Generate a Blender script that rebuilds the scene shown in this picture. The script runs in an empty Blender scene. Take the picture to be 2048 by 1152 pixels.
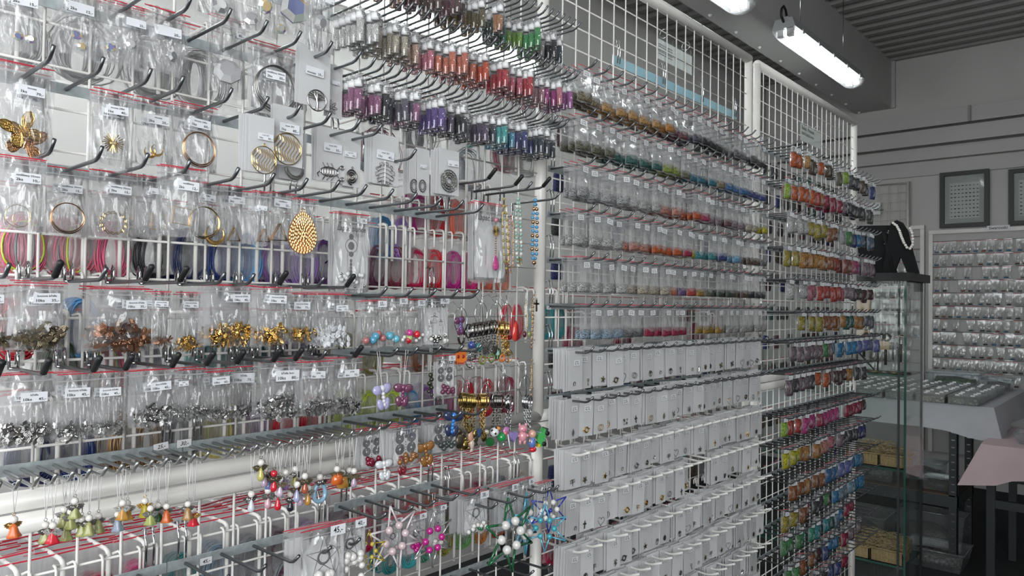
import bpy, math, random
from mathutils import Matrix, Vector, Euler, noise
random.seed(7)
PI = math.pi
SC = bpy.context.scene
COL = SC.collection
R = random.Random(11)

# ------------------------------------------------------------------ camera
F, YAW, PIT, ROL, DCAM, HC = 1474.5, 0.72567, 0.02032, 0.01481, 0.9873, 1.40
FW = Vector((-math.sin(YAW)*math.cos(PIT), math.cos(YAW)*math.cos(PIT), math.sin(PIT)))
RT = Vector((math.cos(YAW), math.sin(YAW), 0)); UP = RT.cross(FW)
RR = RT*math.cos(ROL)+UP*math.sin(ROL); UU = UP*math.cos(ROL)-RT*math.sin(ROL)
CAM = Vector((DCAM, 0, HC))
cd = bpy.data.cameras.new('camera'); cam = bpy.data.objects.new('camera', cd); COL.objects.link(cam)
cd.sensor_fit = 'HORIZONTAL'; cd.sensor_width = 36; cd.lens = F*36/2048
cd.clip_start = 0.02; cd.clip_end = 60
cam.matrix_world = Matrix(((RR.x,UU.x,-FW.x,CAM.x),(RR.y,UU.y,-FW.y,CAM.y),(RR.z,UU.z,-FW.z,CAM.z),(0,0,0,1)))
SC.camera = cam
def ray(px, py): return FW+RR*((px-1024)/F)-UU*((py-576)/F)
def atX(px, py, x): r = ray(px,py); return CAM+r*((x-CAM.x)/r.x)
def atY(px, py, y): r = ray(px,py); return CAM+r*((y-CAM.y)/r.y)
def atZ(px, py, z): r = ray(px,py); return CAM+r*((z-CAM.z)/r.z)

# ------------------------------------------------------------------ world, daylight, exposure
W = bpy.data.worlds.new('daylight'); SC.world = W; W.use_nodes = True
W.node_tree.nodes['Background'].inputs[0].default_value = (0.80, 0.88, 1.0, 1)
W.node_tree.nodes['Background'].inputs[1].default_value = 0.35
def area(name, loc, target, sx, sy, power, col):
    l = bpy.data.lights.new(name, 'AREA'); l.shape = 'RECTANGLE'; l.size = sx; l.size_y = sy; l.energy = power; l.color = col
    o = bpy.data.objects.new(name, l); COL.objects.link(o); o.location = loc
    o.rotation_euler = (Vector(target)-Vector(loc)).to_track_quat('-Z', 'Y').to_euler(); return o
area('shop_window_daylight', (1.7, -1.28, 1.75), (0.2, 0.7, 1.45), 2.1, 1.7, 47, (0.97, 0.985, 1.0))
area('side_window_daylight', (-1.0, -1.28, 1.8), (-0.7, 2.0, 1.5), 1.1, 1.6, 20, (0.97, 0.985, 1.0))
SC.view_settings.view_transform = 'Standard'; SC.view_settings.look = 'None'
SC.view_settings.exposure = 0.76; SC.view_settings.gamma = 1.0; SC.view_settings.use_curve_mapping = False
SC.cycles.use_adaptive_sampling = True; SC.cycles.adaptive_threshold = .12
SC.cycles.max_bounces = 4; SC.cycles.diffuse_bounces = 2; SC.cycles.glossy_bounces = 1
SC.cycles.transmission_bounces = 3; SC.cycles.transparent_max_bounces = 14
SC.cycles.caustics_reflective = False; SC.cycles.caustics_refractive = False

# ------------------------------------------------------------------ mesh helpers
class MB:
    def __init__(s): s.v = []; s.f = []; s.m = []
    def add(s, vf, M=None, mi=0):
        b = len(s.v); v, f = vf
        if M is None: s.v += [tuple(p) for p in v]
        else: s.v += [tuple(M @ Vector(p)) for p in v]
        s.f += [tuple(i+b for i in q) for q in f]; s.m += [mi]*len(f); return s
    def mesh(s, name, smooth=True, nmat=1):
        me = bpy.data.meshes.new(name); me.from_pydata(s.v, [], s.f); me.update()
        for _ in range(nmat): me.materials.append(None)
        if nmat > 1: me.polygons.foreach_set('material_index', s.m)
        if smooth:
            me.polygons.foreach_set('use_smooth', [True]*len(me.polygons))
            if smooth is not True: me.set_sharp_from_angle(angle=smooth)
        me.update(); return me
T = Matrix.Translation
def RX(a): return Matrix.Rotation(a, 4, 'X')
def RY(a): return Matrix.Rotation(a, 4, 'Y')
def RZ(a): return Matrix.Rotation(a, 4, 'Z')
def S3(x, y, z): return Matrix.Diagonal((x, y, z, 1))
def box(x0, x1, y0, y1, z0, z1):
    return ([(x0,y0,z0),(x1,y0,z0),(x1,y1,z0),(x0,y1,z0),(x0,y0,z1),(x1,y0,z1),(x1,y1,z1),(x0,y1,z1)],
            [(0,3,2,1),(4,5,6,7),(0,1,5,4),(1,2,6,5),(2,3,7,6),(3,0,4,7)])
def tube(pts, r, n=6, closed=False, caps=True):
    pts = [Vector(p) for p in pts]; m = len(pts); v = []; f = []
    rr = r if isinstance(r, (list, tuple)) else [r]*m
    t0 = None; up = None
    for i, p in enumerate(pts):
        a = pts[(i-1) % m] if (closed or i) else p; b = pts[(i+1) % m] if (closed or i < m-1) else p
        t = (b-a).normalized()
        if up is None:
            up = Vector((0,0,1)) if abs(t.z) < .9 else Vector((1,0,0))
            up = (up-t*up.dot(t)).normalized()
        else:
            up = (up-t*up.dot(t)); up = up.normalized() if up.length > 1e-6 else Vector((1,0,0))
        s = t.cross(up)
        for k in range(n):
            an = 2*PI*k/n; v.append(p+(up*math.cos(an)+s*math.sin(an))*rr[i])
    for i in range(m if closed else m-1):
        for k in range(n):
            a = i*n+k; b = i*n+(k+1) % n; c = ((i+1) % m)*n+(k+1) % n; d = ((i+1) % m)*n+k
            f.append((a, b, c, d))
    if caps and not closed: f.append(tuple(range(n-1,-1,-1))); f.append(tuple(range((m-1)*n, m*n)))
    return v, f
def circ(r, n=24, ry=None, c=(0,0,0), plane='yz', ph=0):
    ry = r if ry is None else ry; o = []
    for i in range(n):
        a = 2*PI*i/n+ph; p, q = math.cos(a)*r, math.sin(a)*ry
        o.append({'yz':(c[0],c[1]+p,c[2]+q),'xy':(c[0]+p,c[1]+q,c[2]),'xz':(c[0]+p,c[1],c[2]+q)}[plane])
    return o
def ring(r, t, n=24, k=6, ry=None, c=(0,0,0), plane='yz'): return tube(circ(r, n, ry, c, plane), t, k, True)
def lathe(prof, n=12, wob=None):
    v = []; f = []
    for j, (r, z) in enumerate(prof):
        for k in range(n):
            a = 2*PI*k/n; q = r*(1+(wob(a, j) if wob else 0)); v.append((q*math.cos(a), q*math.sin(a), z))
    for j in range(len(prof)-1):
        for k in range(n):
            f.append((j*n+k, j*n+(k+1) % n, (j+1)*n+(k+1) % n, (j+1)*n+k))
    if prof[0][0] > 1e-5: f.append(tuple(range(n-1,-1,-1)))
    if prof[-1][0] > 1e-5: f.append(tuple(range((len(prof)-1)*n, len(prof)*n)))
    return v, f
def ball(r, n=8, k=5, c=(0,0,0), s=(1,1,1)):
    prof = [(r*math.sin(PI*j/k), -r*math.cos(PI*j/k)) for j in range(k+1)]
    v, f = lathe(prof, n); return [(c[0]+p[0]*s[0], c[1]+p[1]*s[1], c[2]+p[2]*s[2]) for p in v], f
def prism(poly, t, x=0):          # outline in the y-z plane, thickness t along x
    n = len(poly); v = [(x-t/2,)+tuple(p) for p in poly]+[(x+t/2,)+tuple(p) for p in poly]
    f = [tuple(range(n-1,-1,-1)), tuple(range(n, 2*n))]
    f += [(i, (i+1) % n, n+(i+1) % n, n+i) for i in range(n)]
    return v, f
def quadx(y0, y1, z0, z1, x=0): return [(x,y0,z0),(x,y1,z0),(x,y1,z1),(x,y0,z1)], [(0,1,2,3)]
def mk(name, *parts, smooth=True):
    b = MB()
    for p in parts: b.add(p)
    return b.mesh(name, smooth)

# ------------------------------------------------------------------ object helpers
def ob(name, me, mat=None, parent=None, loc=None, rot=None, scale=None, link=True):
    o = bpy.data.objects.new(name, me); COL.objects.link(o)
    if me is not None and mat is not None:
        ms = mat if isinstance(mat, (list, tuple)) else [mat]
        for i, m in enumerate(ms):
            s = o.material_slots[i]; s.link = 'OBJECT'; s.material = m
    if parent is not None: o.parent = parent
    if loc is not None: o.location = loc
    if rot is not None: o.rotation_euler = rot
    if scale is not None: o.scale = scale if isinstance(scale, (tuple, list)) else (scale,)*3
    return o
def tag(o, label, cat, group=None, kind=None):
    o['label'] = label; o['category'] = cat
    if group: o['group'] = group
    if kind: o['kind'] = kind
    return o
def struct(o, label=None, cat=None):
    o['kind'] = 'structure'
    if label: o['label'] = label; o['category'] = cat
    return o
def copy_tree(o, parent=None, loc=None, rot=None):
    c = o.copy(); COL.objects.link(c); c.parent = parent
    if loc is not None: c.location = loc
    if rot is not None: c.rotation_euler = rot
    for ch in list(o.children): copy_tree(ch, c)
    return c

# ------------------------------------------------------------------ materials
MATS = {}
def nodes(name):
    m = bpy.data.materials.new(name); m.use_nodes = True
    nt = m.node_tree; return m, nt, nt.nodes['Principled BSDF']
def pm(name, col, rough=.5, metal=0, var=0, scale=40, bump=0, spec=.5, coat=0, trans=0):
    if name in MATS: return MATS[name]
    m, nt, b = nodes(name); c = (*col, 1)
    b.inputs['Base Color'].default_value = c; b.inputs['Roughness'].default_value = rough
    b.inputs['Metallic'].default_value = metal; b.inputs['Specular IOR Level'].default_value = spec
    b.inputs['Coat Weight'].default_value = coat; b.inputs['Coat Roughness'].default_value = .08
    if var or bump:
        tc = nt.nodes.new('ShaderNodeTexCoord'); nz = nt.nodes.new('ShaderNodeTexNoise')
        nz.inputs['Scale'].default_value = scale; nz.inputs['Detail'].default_value = 4
        nt.links.new(tc.outputs['Object'], nz.inputs['Vector'])
        if var:
            rp = nt.nodes.new('ShaderNodeValToRGB'); rp.color_ramp.elements[0].position = .3; rp.color_ramp.elements[1].position = .7
            rp.color_ramp.elements[0].color = (*[max(0, k*(1-var)) for k in col], 1)
            rp.color_ramp.elements[1].color = (*[min(1, k*(1+var*.6)) for k in col], 1)
            nt.links.new(nz.outputs['Fac'], rp.inputs['Fac']); nt.links.new(rp.outputs['Color'], b.inputs['Base Color'])
        if bump:
            bp = nt.nodes.new('ShaderNodeBump'); bp.inputs['Strength'].default_value = bump; bp.inputs['Distance'].default_value = .002
            nt.links.new(nz.outputs['Fac'], bp.inputs['Height']); nt.links.new(bp.outputs['Normal'], b.inputs['Normal'])
    MATS[name] = m; return m
def film(name, haze, gloss, tint=(1,1,1), scale=60, rough=.12, bump=.8, stretch=(1,1,.35), dist=.006, hcol=(.86,.86,.87), graze=.6):
    """thin crumpled polythene: mostly clear, a little milky, glossy on its wrinkles"""
    m = bpy.data.materials.new(name); m.use_nodes = True; nt = m.node_tree
    for n in list(nt.nodes): nt.nodes.remove(n)
    N = nt.nodes.new; L = nt.links.new
    out = N('ShaderNodeOutputMaterial')
    if bump:
        tc = N('ShaderNodeTexCoord'); mp = N('ShaderNodeMapping'); mp.inputs['Scale'].default_value = stretch; L(tc.outputs['Object'], mp.inputs['Vector'])
        nz = N('ShaderNodeTexNoise'); nz.inputs['Scale'].default_value = scale; nz.inputs['Detail'].default_value = 1
        nz.inputs['Distortion'].default_value = .8; L(mp.outputs[0], nz.inputs['Vector'])
        bp = N('ShaderNodeBump'); bp.inputs['Strength'].default_value = bump; bp.inputs['Distance'].default_value = dist
        L(nz.outputs['Fac'], bp.inputs['Height'])
    tr = N('ShaderNodeBsdfTransparent'); tr.inputs[0].default_value = (*tint, 1)
    df = N('ShaderNodeBsdfDiffuse'); df.inputs[0].default_value = (*hcol, 1)
    tl = N('ShaderNodeBsdfTranslucent'); tl.inputs[0].default_value = (*hcol, 1)
    gl = N('ShaderNodeBsdfGlossy'); gl.inputs['Roughness'].default_value = rough; gl.inputs[0].default_value = (1,1,1,1)
    if bump: L(bp.outputs[0], gl.inputs['Normal'])
    m0 = N('ShaderNodeMixShader'); m0.inputs[0].default_value = .4; L(df.outputs[0], m0.inputs[1]); L(tl.outputs[0], m0.inputs[2])
    m1 = N('ShaderNodeMixShader'); m1.inputs[0].default_value = haze; L(tr.outputs[0], m1.inputs[1]); L(m0.outputs[0], m1.inputs[2])
    fc = N('ShaderNodeLayerWeight'); fc.inputs['Blend'].default_value = .5
    if bump: L(bp.outputs[0], fc.inputs['Normal'])
    pw = N('ShaderNodeMath'); pw.operation = 'POWER'; pw.inputs[1].default_value = 4; L(fc.outputs['Facing'], pw.inputs[0])
    lw = N('ShaderNodeMath'); lw.operation = 'MULTIPLY_ADD'; lw.inputs[1].default_value = graze; lw.inputs[2].default_value = gloss-1; L(pw.outputs[0], lw.inputs[0])
    m2 = N('ShaderNodeMixShader'); L(lw.outputs[0], m2.inputs[0]); L(m1.outputs[0], m2.inputs[1]); L(gl.outputs[0], m2.inputs[2])
    L(m2.outputs[0], out.inputs['Surface']); MATS[name] = m; return m
def beadmat(name, col, scale=900, var=.45, rough=.25, metal=0, spark=0, mul=.7):
    if name in MATS: return MATS[name]
    m, nt, b = nodes(name); N = nt.nodes.new; L = nt.links.new
    tc = N('ShaderNodeTexCoord'); vo = N('ShaderNodeTexVoronoi'); vo.inputs['Scale'].default_value = scale
    L(tc.outputs['Object'], vo.inputs['Vector'])
    rp = N('ShaderNodeValToRGB'); e = rp.color_ramp.elements
    e[0].position = 0; e[0].color = (*[min(1, k*(1+var*.5)+.02) for k in col], 1)
    e[1].position = .75; e[1].color = (*[k*(1-var) for k in col], 1)
    L(vo.outputs['Distance'], rp.inputs['Fac'])
    mx = N('ShaderNodeMix'); mx.data_type = 'RGBA'; mx.blend_type = 'MULTIPLY'; mx.inputs[0].default_value = mul
    hs = N('ShaderNodeSeparateColor'); L(vo.outputs['Color'], hs.inputs[0])
    r2 = N('ShaderNodeValToRGB'); r2.color_ramp.elements[0].color = (.45,.45,.45,1); r2.color_ramp.elements[1].color = (1,1,1,1)
    if spark:
        r2.color_ramp.elements[1].position = .8; e3 = r2.color_ramp.elements.new(.86); e3.color = (3.2*spark, 3*spark, 2.8*spark, 1)
    L(hs.outputs[0], r2.inputs['Fac']); L(rp.outputs['Color'], mx.inputs[6]); L(r2.outputs['Color'], mx.inputs[7])
    L(mx.outputs[2], b.inputs['Base Color'])
    bp = N('ShaderNodeBump'); bp.inputs['Strength'].default_value = .9; bp.inputs['Distance'].default_value = .002; bp.invert = True
    L(vo.outputs['Distance'], bp.inputs['Height']); L(bp.outputs[0], b.inputs['Normal'])
    b.inputs['Roughness'].default_value = rough; b.inputs['Metallic'].default_value = metal
    MATS[name] = m; return m
WIRE = pm('white_powder_coat', (.78,.76,.73), .35, var=.05, scale=30)
PIPE = pm('white_painted_pipe', (.80,.775,.74), .32, var=.06, scale=14)
ZINC = pm('galvanised_strip', (.60,.67,.69), .42, metal=.6, var=.22, scale=90)
BRIGHTPEG = pm('bright_zinc_peg', (.46,.47,.46), .3, metal=.85)
STEEL = pm('grey_steel_peg', (.20,.21,.22), .33, metal=.9)
CHROME = pm('chrome', (.72,.73,.75), .12, metal=1)
BLACKCAP = pm('black_rubber', (.012,.012,.014), .5)
PAPER = pm('white_paper', (.83,.83,.84), .6)
LABEL = pm('price_label_paper', (.80,.82,.86), .5)
INK = pm('black_ink', (.02,.02,.025), .6)
RED = pm('red_zip_line', (.70,.03,.06), .4)
FILM = film('polythene_film', .07, 1.055, scale=2.4, bump=1, dist=.06, rough=.11, stretch=(.2,1,.5), hcol=(.93,.93,.94), graze=.5)
FILMR = film('rearward_film', .16, 1.03, bump=0, rough=.2, hcol=(.90,.90,.91), graze=.4)
FILMS = film('small_bag_film', .24, 1.13, bump=0, rough=.13, hcol=(.95,.95,.96))
CLEAR = film('clear_plastic_tube', .04, 1.07, bump=0, rough=.08)
GLASS = film('cabinet_glass', .008, 1.012, tint=(.965,.985,.975), bump=0, rough=.03)
GOLD = pm('polished_gold', (.90,.58,.20), .22, metal=1)
ROSE = pm('rose_gold', (.80,.46,.26), .24, metal=1)
BRONZE = pm('antique_bronze', (.25,.21,.14), .35, metal=.9, var=.5, scale=400)
COPPER = pm('antique_copper', (.36,.19,.12), .35, metal=.9, var=.5, scale=400)
SILVER = pm('antique_silver', (.50,.49,.47), .28, metal=1, var=.5, scale=400)
DKMETAL = pm('dark_pewter', (.16,.15,.14), .35, metal=.9, var=.4, scale=400)
PEARL = pm('cream_pearl', (.82,.78,.74), .18, coat=.8)
THREAD = pm('white_thread', (.85,.85,.84), .7)
# ------------------------------------------------------------------ the room
YB, XL, XR, YF, ZC = 6.8, -1.85, 3.3, -1.35, 3.5
GREYW = pm('grey_wall_paint', (.60,.585,.57), .8, var=.05, scale=3, bump=.05)
CEIL = pm('grey_ceiling_sheet', (.33,.32,.31), .6, var=.05, scale=2)
BEAMM = pm('beam_paint', (.52,.51,.50), .55, var=.04, scale=3)
FLOOR = pm('dark_carpet', (.018,.018,.021), .95, var=.4, scale=160, bump=.4)
struct(ob('floor', mk('floor', box(XL,XR,YF,YB,-.05,0), smooth=False), FLOOR))
struct(ob('wall_back', mk('wall_back', box(XL,XR,YB,YB+.1,0,ZC+.2), smooth=False), GREYW))
struct(ob('wall_left', mk('wall_left', box(XL-.1,XL,YF,YB,0,ZC+.2), smooth=False), GREYW))
struct(ob('wall_right', mk('wall_right', box(XR,XR+.1,YF,YB,0,ZC+.2), smooth=False), GREYW))
b = MB()       # wall behind the camera with two daylight openings
b.add(box(XL,XR,YF-.1,YF,0,.95)).add(box(XL,XR,YF-.1,YF,2.75,ZC+.2)); b.add(box(XL,-1.7,YF-.1,YF,.95,2.75)).add(box(-.4,.6,YF-.1,YF,.95,2.75)).add(box(2.8,XR,YF-.1,YF,.95,2.75))
struct(ob('wall_front', b.mesh('wall_front', False), GREYW))
for i, (x0, x1) in enumerate(((-1.7,-.4),(.6,2.8))):
    b = MB(); m_ = (x0+x1)/2
    for q in (box(x0,x0+.05,YF-.09,YF-.02,.95,2.75), box(x1-.05,x1,YF-.09,YF-.02,.95,2.75), box(x0,x1,YF-.09,YF-.02,.95,1.0), box(x0,x1,YF-.09,YF-.02,2.7,2.75), box(m_-.02,m_+.02,YF-.09,YF-.02,1.0,2.7)): b.add(q)
    w = struct(ob('window_%d' % (i+1), b.mesh('window_frame', False), PIPE))
    ob('pane', mk('pane', box(x0+.05,x1-.05,YF-.06,YF-.055,1.0,2.7), smooth=False), GLASS, w)
# corrugated ceiling sheet: trapezoid ribs running across the aisle
b = MB(); pitch = .15; n = int((YB-YF)/pitch)+1; v = []; f = []
for i in range(n):
    y = YF+i*pitch
    for dy, dz in ((0,0),(.055,0),(.075,.045),(.13,.045)):
        v += [(XL,min(y+dy,YB),ZC+dz),(XR,min(y+dy,YB),ZC+dz)]
f = [(2*i,2*i+1,2*i+3,2*i+2) for i in range(len(v)//2-1)]
b.add((v,f)); struct(ob('ceiling', b.mesh('ceiling', False), CEIL))
struct(ob('trim_1', mk('roof', box(XL,XR,YF,YB,ZC+.12,ZC+.17), smooth=False), CEIL))
# boxed beam along the aisle, ducts on the back wall
pa, pb = atY(1729,225,YB), atY(1784,218,YB)
bz = (pa.z+pb.z)/2; bx0, bx1 = pa.x, pb.x
bm_ = struct(ob('trim_2', mk('beam', box(bx0,bx1,YF,YB,bz,ZC+.02), smooth=False), BEAMM))
ob('flange', mk('flange', box(bx0-.07,bx0+.0,YF,YB,bz,bz+.05), smooth=False), BEAMM, bm_)
for i in range(24):
    ob('rivet', mk('rivet', ball(.012,6,4,(bx0-.03,YF+.4+i*.35,bz-.001))) if i == 0 else bpy.data.meshes['rivet'], PAPER, bm_, (0, i*.35 if i else 0, 0))
q = atY(2048,60,YB); q0 = atY(1990,0,YB)
for i, (x0, x1) in enumerate(((.75,1.0),(2.2,2.45))):
    struct(ob('trim_%d' % (3+i), mk('beam', box(x0,x1,YF,YB,bz+.05,ZC+.02), smooth=False), BEAMM))
tr = 5
for (ya, yb_, th) in ((250,278,.10),(284,312,.12),(318,338,.08),(342,366,.03)):
    za, zb = atY(1712,ya,YB).z, atY(1712,yb_,YB).z
    struct(ob('trim_%d' % tr, mk('duct', box(XL,XR,YB-th,YB,zb+.004,za-.004), smooth=False), BEAMM)); tr += 1
jt = atY(1945,205,YB)
struct(ob('trim_%d' % tr, mk('joint', box(jt.x-.008,jt.x+.008,YB-.125,YB-.1,atY(1712,278,YB).z,atY(1712,250,YB).z+.003), smooth=False), CEIL)); tr += 1
cv = atY(1792,117,YB)
struct(ob('trim_%d' % tr, mk('corner_strip', box(bx1,bx1+.03,YB-.03,YB,bz,ZC), smooth=False), BEAMM)); tr += 1

# ------------------------------------------------------------------ fluorescent battens
LAMPBODY = pm('grey_lamp_housing', (.36,.37,.38), .5)
def emis(name, col, st):
    m, nt, bb = nodes(name); bb.inputs['Base Color'].default_value = (*col,1); bb.inputs['Emission Color'].default_value = (*col,1); bb.inputs['Emission Strength'].default_value = st; return m
TUBE = emis('lit_fluorescent_tube', (.93,1.0,.99), 15)
DIFF = film('lamp_diffuser', .15, 1.03, bump=0)
body = []; hw = .065
prof = [(-hw,0),(-hw*.75,.055),(hw*.75,.055),(hw,0)]
LL = 1.27
def ext_y(poly, y0, y1):
    n = len(poly); v = [(p[0],y0,p[1]) for p in poly]+[(p[0],y1,p[1]) for p in poly]
    return v, [tuple(range(n)), tuple(range(2*n-1,n-1,-1))]+[(i,n+i,n+(i+1)%n,(i+1)%n) for i in range(n)]
me_body = mk('housing', ext_y(prof,0,LL), ext_y([(-.02,.055),(-.015,.075),(.015,.075),(.02,.055)],.03,.12), ext_y([(-.02,.055),(-.015,.075),(.015,.075),(.02,.055)],LL-.12,LL-.03), smooth=False)
def bowl():
    v = []; f = []; n = 9
    ys = [0,.02,.06]+[.06+(LL-.12)*k/6 for k in range(1,6)]+[LL-.06,LL-.02,LL]; sc = [.75,.93,1]+[1]*5+[1,.93,.75]
    for y, s in zip(ys, sc):
        for k in range(n):
            a = PI*k/(n-1); v.append((-hw*1.02*math.cos(a)*(.94+.06*s), y, -.062*s*abs(math.sin(a))**.7))
    for i in range(len(ys)-1):
        for k in range(n-1): f.append((i*n+k,i*n+k+1,(i+1)*n+k+1,(i+1)*n+k))
    f.append(tuple(range(n))); f.append(tuple((len(ys)-1)*n+k for k in range(n-1,-1,-1)))
    return v, f
me_bowl = mk('diffuser', bowl()); me_tb = mk('tube', tube([(0,.05,0),(0,LL-.05,0)],.013,10)); me_clip = mk('clip', box(-.004,.004,-.012,.012,-.012,.012), smooth=False)
me_cap = mk('tube_socket', box(-.016,.016,0,.035,-.02,.02), smooth=False)
me_cord = mk('power_cable', tube([(0,.05,.07),(0,.03,.11),(0,-.0,.125),(0,-.03,.10),(0,-.035,.06),(0,.01,.03)],.007,6))
def lamp(x, y, z, label, wires=True):
    t = ob('fluorescent_lamp', None, loc=(x,y,z)); tag(t, label, 'lamp', 'ceiling lamps')
    ob('housing', me_body, LAMPBODY, t); d_ = ob('diffuser', me_bowl, DIFF, t)
    for s in (-1,1):
        ob('tube', me_tb, TUBE, t, (s*.026,0,-.022))
        for yy in (.02,LL-.055): ob('tube_socket', me_cap, PAPER, t, (s*.026,yy,-.02))
        for k in range(5): ob('clip', me_clip, LAMPBODY, d_, (s*hw*1.03,.12+k*.26,-.002))
    ob('power_cable', me_cord, BLACKCAP, t)
    if wires:
        for yy in (.25,LL-.25): ob('suspension_wire', mk('wire', tube([(0,0,.07),(0,0,ZC-z)],.003,5)), CHROME, t, (0,yy,0))
la = atX(1571,71,-.62); lb = atX(1707,168,-.62)
lamp(-.62, la.y-.03, (la.z+lb.z)/2+.03, 'lit fluorescent batten hung below the boxed beam, nearest the back wall')
l2 = atX(1478,16,-.62); lamp(-.62, l2.y-LL+.05, l2.z+.03, 'lit fluorescent batten next along the boxed beam, half hidden')
lamp(-1.3, 1.52, 2.57, 'lit fluorescent batten glowing behind the glitter vials')
lamp(-1.3, .05, 2.57, 'lit fluorescent batten over the back aisle, nearest the shop window')
lamp(1.5, .6, 2.95, 'unseen fill batten added over the front aisle, nearest the shop window')  # out-of-view lamp, added to light the goods from the front
lamp(1.5, 2.2, 2.95, 'unseen fill batten added over the front aisle, facing the middle grid')  # second added lamp out of view, brightens the middle and far grids

# ------------------------------------------------------------------ framed grid panels
PZT = 2.183; PU0, PL1 = 1.164, 1.1375; PL0 = .12
def ztube(z0, z1, r): return tube([(0,0,z0),(0,0,z1)], r, 10)
def panel(y0, y1, w0, k, z0, z1, label, posts=(1,1), rt=.0125, top_r=.0145, bot_r=.012, zrow=None):
    t = ob('grid_panel', None, loc=(0,y0,z0)); tag(t, label, 'grid panel', 'white wire grid panels'); h = z1-z0
    if posts[0]: ob('post', mk('post', ztube(0,h,rt)), PIPE, t, (0,0,0))
    if posts[1]: ob('post', mk('post', ztube(0,h,rt)), PIPE, t, (0,y1-y0,0))
    ob('rail', mk('rail', tube([(0,0,0),(0,y1-y0,0)],top_r,12)), PIPE, t, (0,0,h))
    ob('rail', mk('rail', tube([(0,0,0),(0,y1-y0,0)],bot_r,12)), PIPE, t, (0,0,0))
    mv = mk('wire', tube([(0,0,0),(0,0,h)],.0018,6)); mh = mk('wire', tube([(0,0,0),(0,y1-y0,0)],.00165,6))
    for i in range(k): ob('vertical_wire', mv, WIRE, t, (.0018,w0+.05*i-y0,0))
    z = zrow
    while z < z1-.012:
        if z > z0+.012: ob('horizontal_wire', mh, WIRE, t, (-.0016,0,z-z0))
        z += .05
    return t
zr = 1.4237-.05*26
panel(.12, 1.1995, .176, 20, PU0, PZT, 'upper wire grid panel hung with glitter vials and charm bags', (1,0), zrow=zr)
panel(.12, 1.1995, .176, 20, PL0, PL1, 'lower wire grid panel hung with star and angel pendants', (1,0), top_r=.012, zrow=zr)
panel(1.1995, 2.226, 1.264, 19, PU0, PZT, 'upper wire grid panel with small bead bags, between the other two', (1,1), zrow=zr+.0467-.05)
panel(1.1995, 2.226, 1.264, 19, PL0, PL1, 'lower wire grid panel covered with white charm cards', (1,1), top_r=.012, zrow=zr+.0467-.05)
panel(2.290, 3.285, 2.338, 19, PU0, PZT, 'upper wire grid panel with coloured seed bead sachets, nearest the glass cabinet', (1,1), zrow=zr-.002)
panel(2.290, 3.285, 2.338, 19, PL0, PL1, 'lower wire grid panel with seed bead sachets, nearest the glass cabinet', (1,1), top_r=.012, zrow=zr-.002)
# ------------------------------------------------------------------ hook rails
PEGL = .104
def pegpath(L): return [(0,0,0),(L*.93,0,.001),(L,0,.003),(L+.004,0,.006),(L+.0125,0,.0135)]
ME_PEG = mk('peg', tube(pegpath(PEGL), .0023, 8)); ME_PEGT = mk('peg', tube(pegpath(PEGL), .0020, 7))
ME_PEGW = mk('peg', tube([(0,0,0),(PEGL*.78,0,-.003),(PEGL*.9,0,-.001),(PEGL+.012,0,.008)], .0029, 8))
d_ = Vector((.0085,0,.0075)).normalized()
ME_CAP = mk('cap', tube([Vector((PEGL+.002,0,.0045))-d_*.002, Vector((PEGL+.0125,0,.0135))+d_*.006, Vector((PEGL+.0125,0,.0135))+d_*.008], [.0036,.0036,.002], 10))
ME_MOUNT = mk('mount', tube([(-.001,-.005,-.006),(.001,-.005,.03),(-.004,-.005,.052),(-.012,-.005,.048)], .0016, 6), tube([(-.001,.005,-.006),(.001,.005,.03),(-.004,.005,.052),(-.012,.005,.048)], .0016, 6))
def rail(z, y0, y1, pegs, label, caps=(), thin=False, mounts=True, strip=True, group='galvanised hook rails on the grid', pegmat=None, x=.0085):
    t = ob('hook_rail', None, loc=(x,(y0+y1)/2,z)); yc = (y0+y1)/2
    tag(t, label, 'hook rail', group)
    b = MB(); b.add(box(-.001,.001,y0-yc,y1-yc,-.0062,.0066)); ob('strip', b.mesh('strip', False), ZINC, t)
    for i, y in enumerate(pegs):
        p = ob('peg', ME_PEGT if thin else ME_PEG, pegmat or STEEL, t, (.001,y-yc,0))
        if i in caps: ob('cap', ME_CAP, BLACKCAP, p)
    if mounts:
        for y in (y0+.02, y1-.02): ob('mount', ME_MOUNT, CHROME, t, (-.003,y-yc,.004))
    return t
def prange(a, b, st): 
    o = []; 
    while a < b+1e-6: o.append(round(a,4)); a += st
    return o
PEGS = {}
ME_HCLIP = mk('clip', tube([(.0,-.0045,-.001),(-.0005,-.0045,.014),(-.004,-.0045,.021),(-.008,-.0045,.014),(-.008,-.0045,.004)], .0017, 6), tube([(.0,.0045,-.001),(-.0005,.0045,.014),(-.004,.0045,.021),(-.008,.0045,.014),(-.008,.0045,.004)], .0017, 6), tube([(0,-.0045,0),(0,.0045,0)], .0019, 6))
def addhooks(key, z, ys, what, caps=()):
    PEGS.setdefault(key, []).extend(ys)
    for i, y in enumerate(ys):
        t = ob('wire_hook', None, loc=(.0075,y,z)); c = i in caps
        tag(t, ('black capped' if c else 'bare tipped')+' steel hook clipped to the grid '+what, 'hook', ('capped' if c else 'bare')+' hooks '+what)
        p = ob('peg', ME_PEG, STEEL, t); ob('clip', ME_HCLIP, CHROME, t)
        if c: ob('cap', ME_CAP, BLACKCAP, p)
def addrail(key, z, y0, y1, pegs, label, **k):
    PEGS.setdefault(key, []).extend(pegs); rail(z, y0, y1, pegs, label, **k)
A_ = 'on the grid with charm bags'
addrail('A0', 1.744, .17, .655, prange(.245,.64,.0491), 'hook rail carrying crystal bags, second from the top '+A_)
addrail('A-1', 1.842, .17, .655, prange(.245,.64,.0491), 'topmost hook rail carrying crystal bags '+A_)
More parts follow.
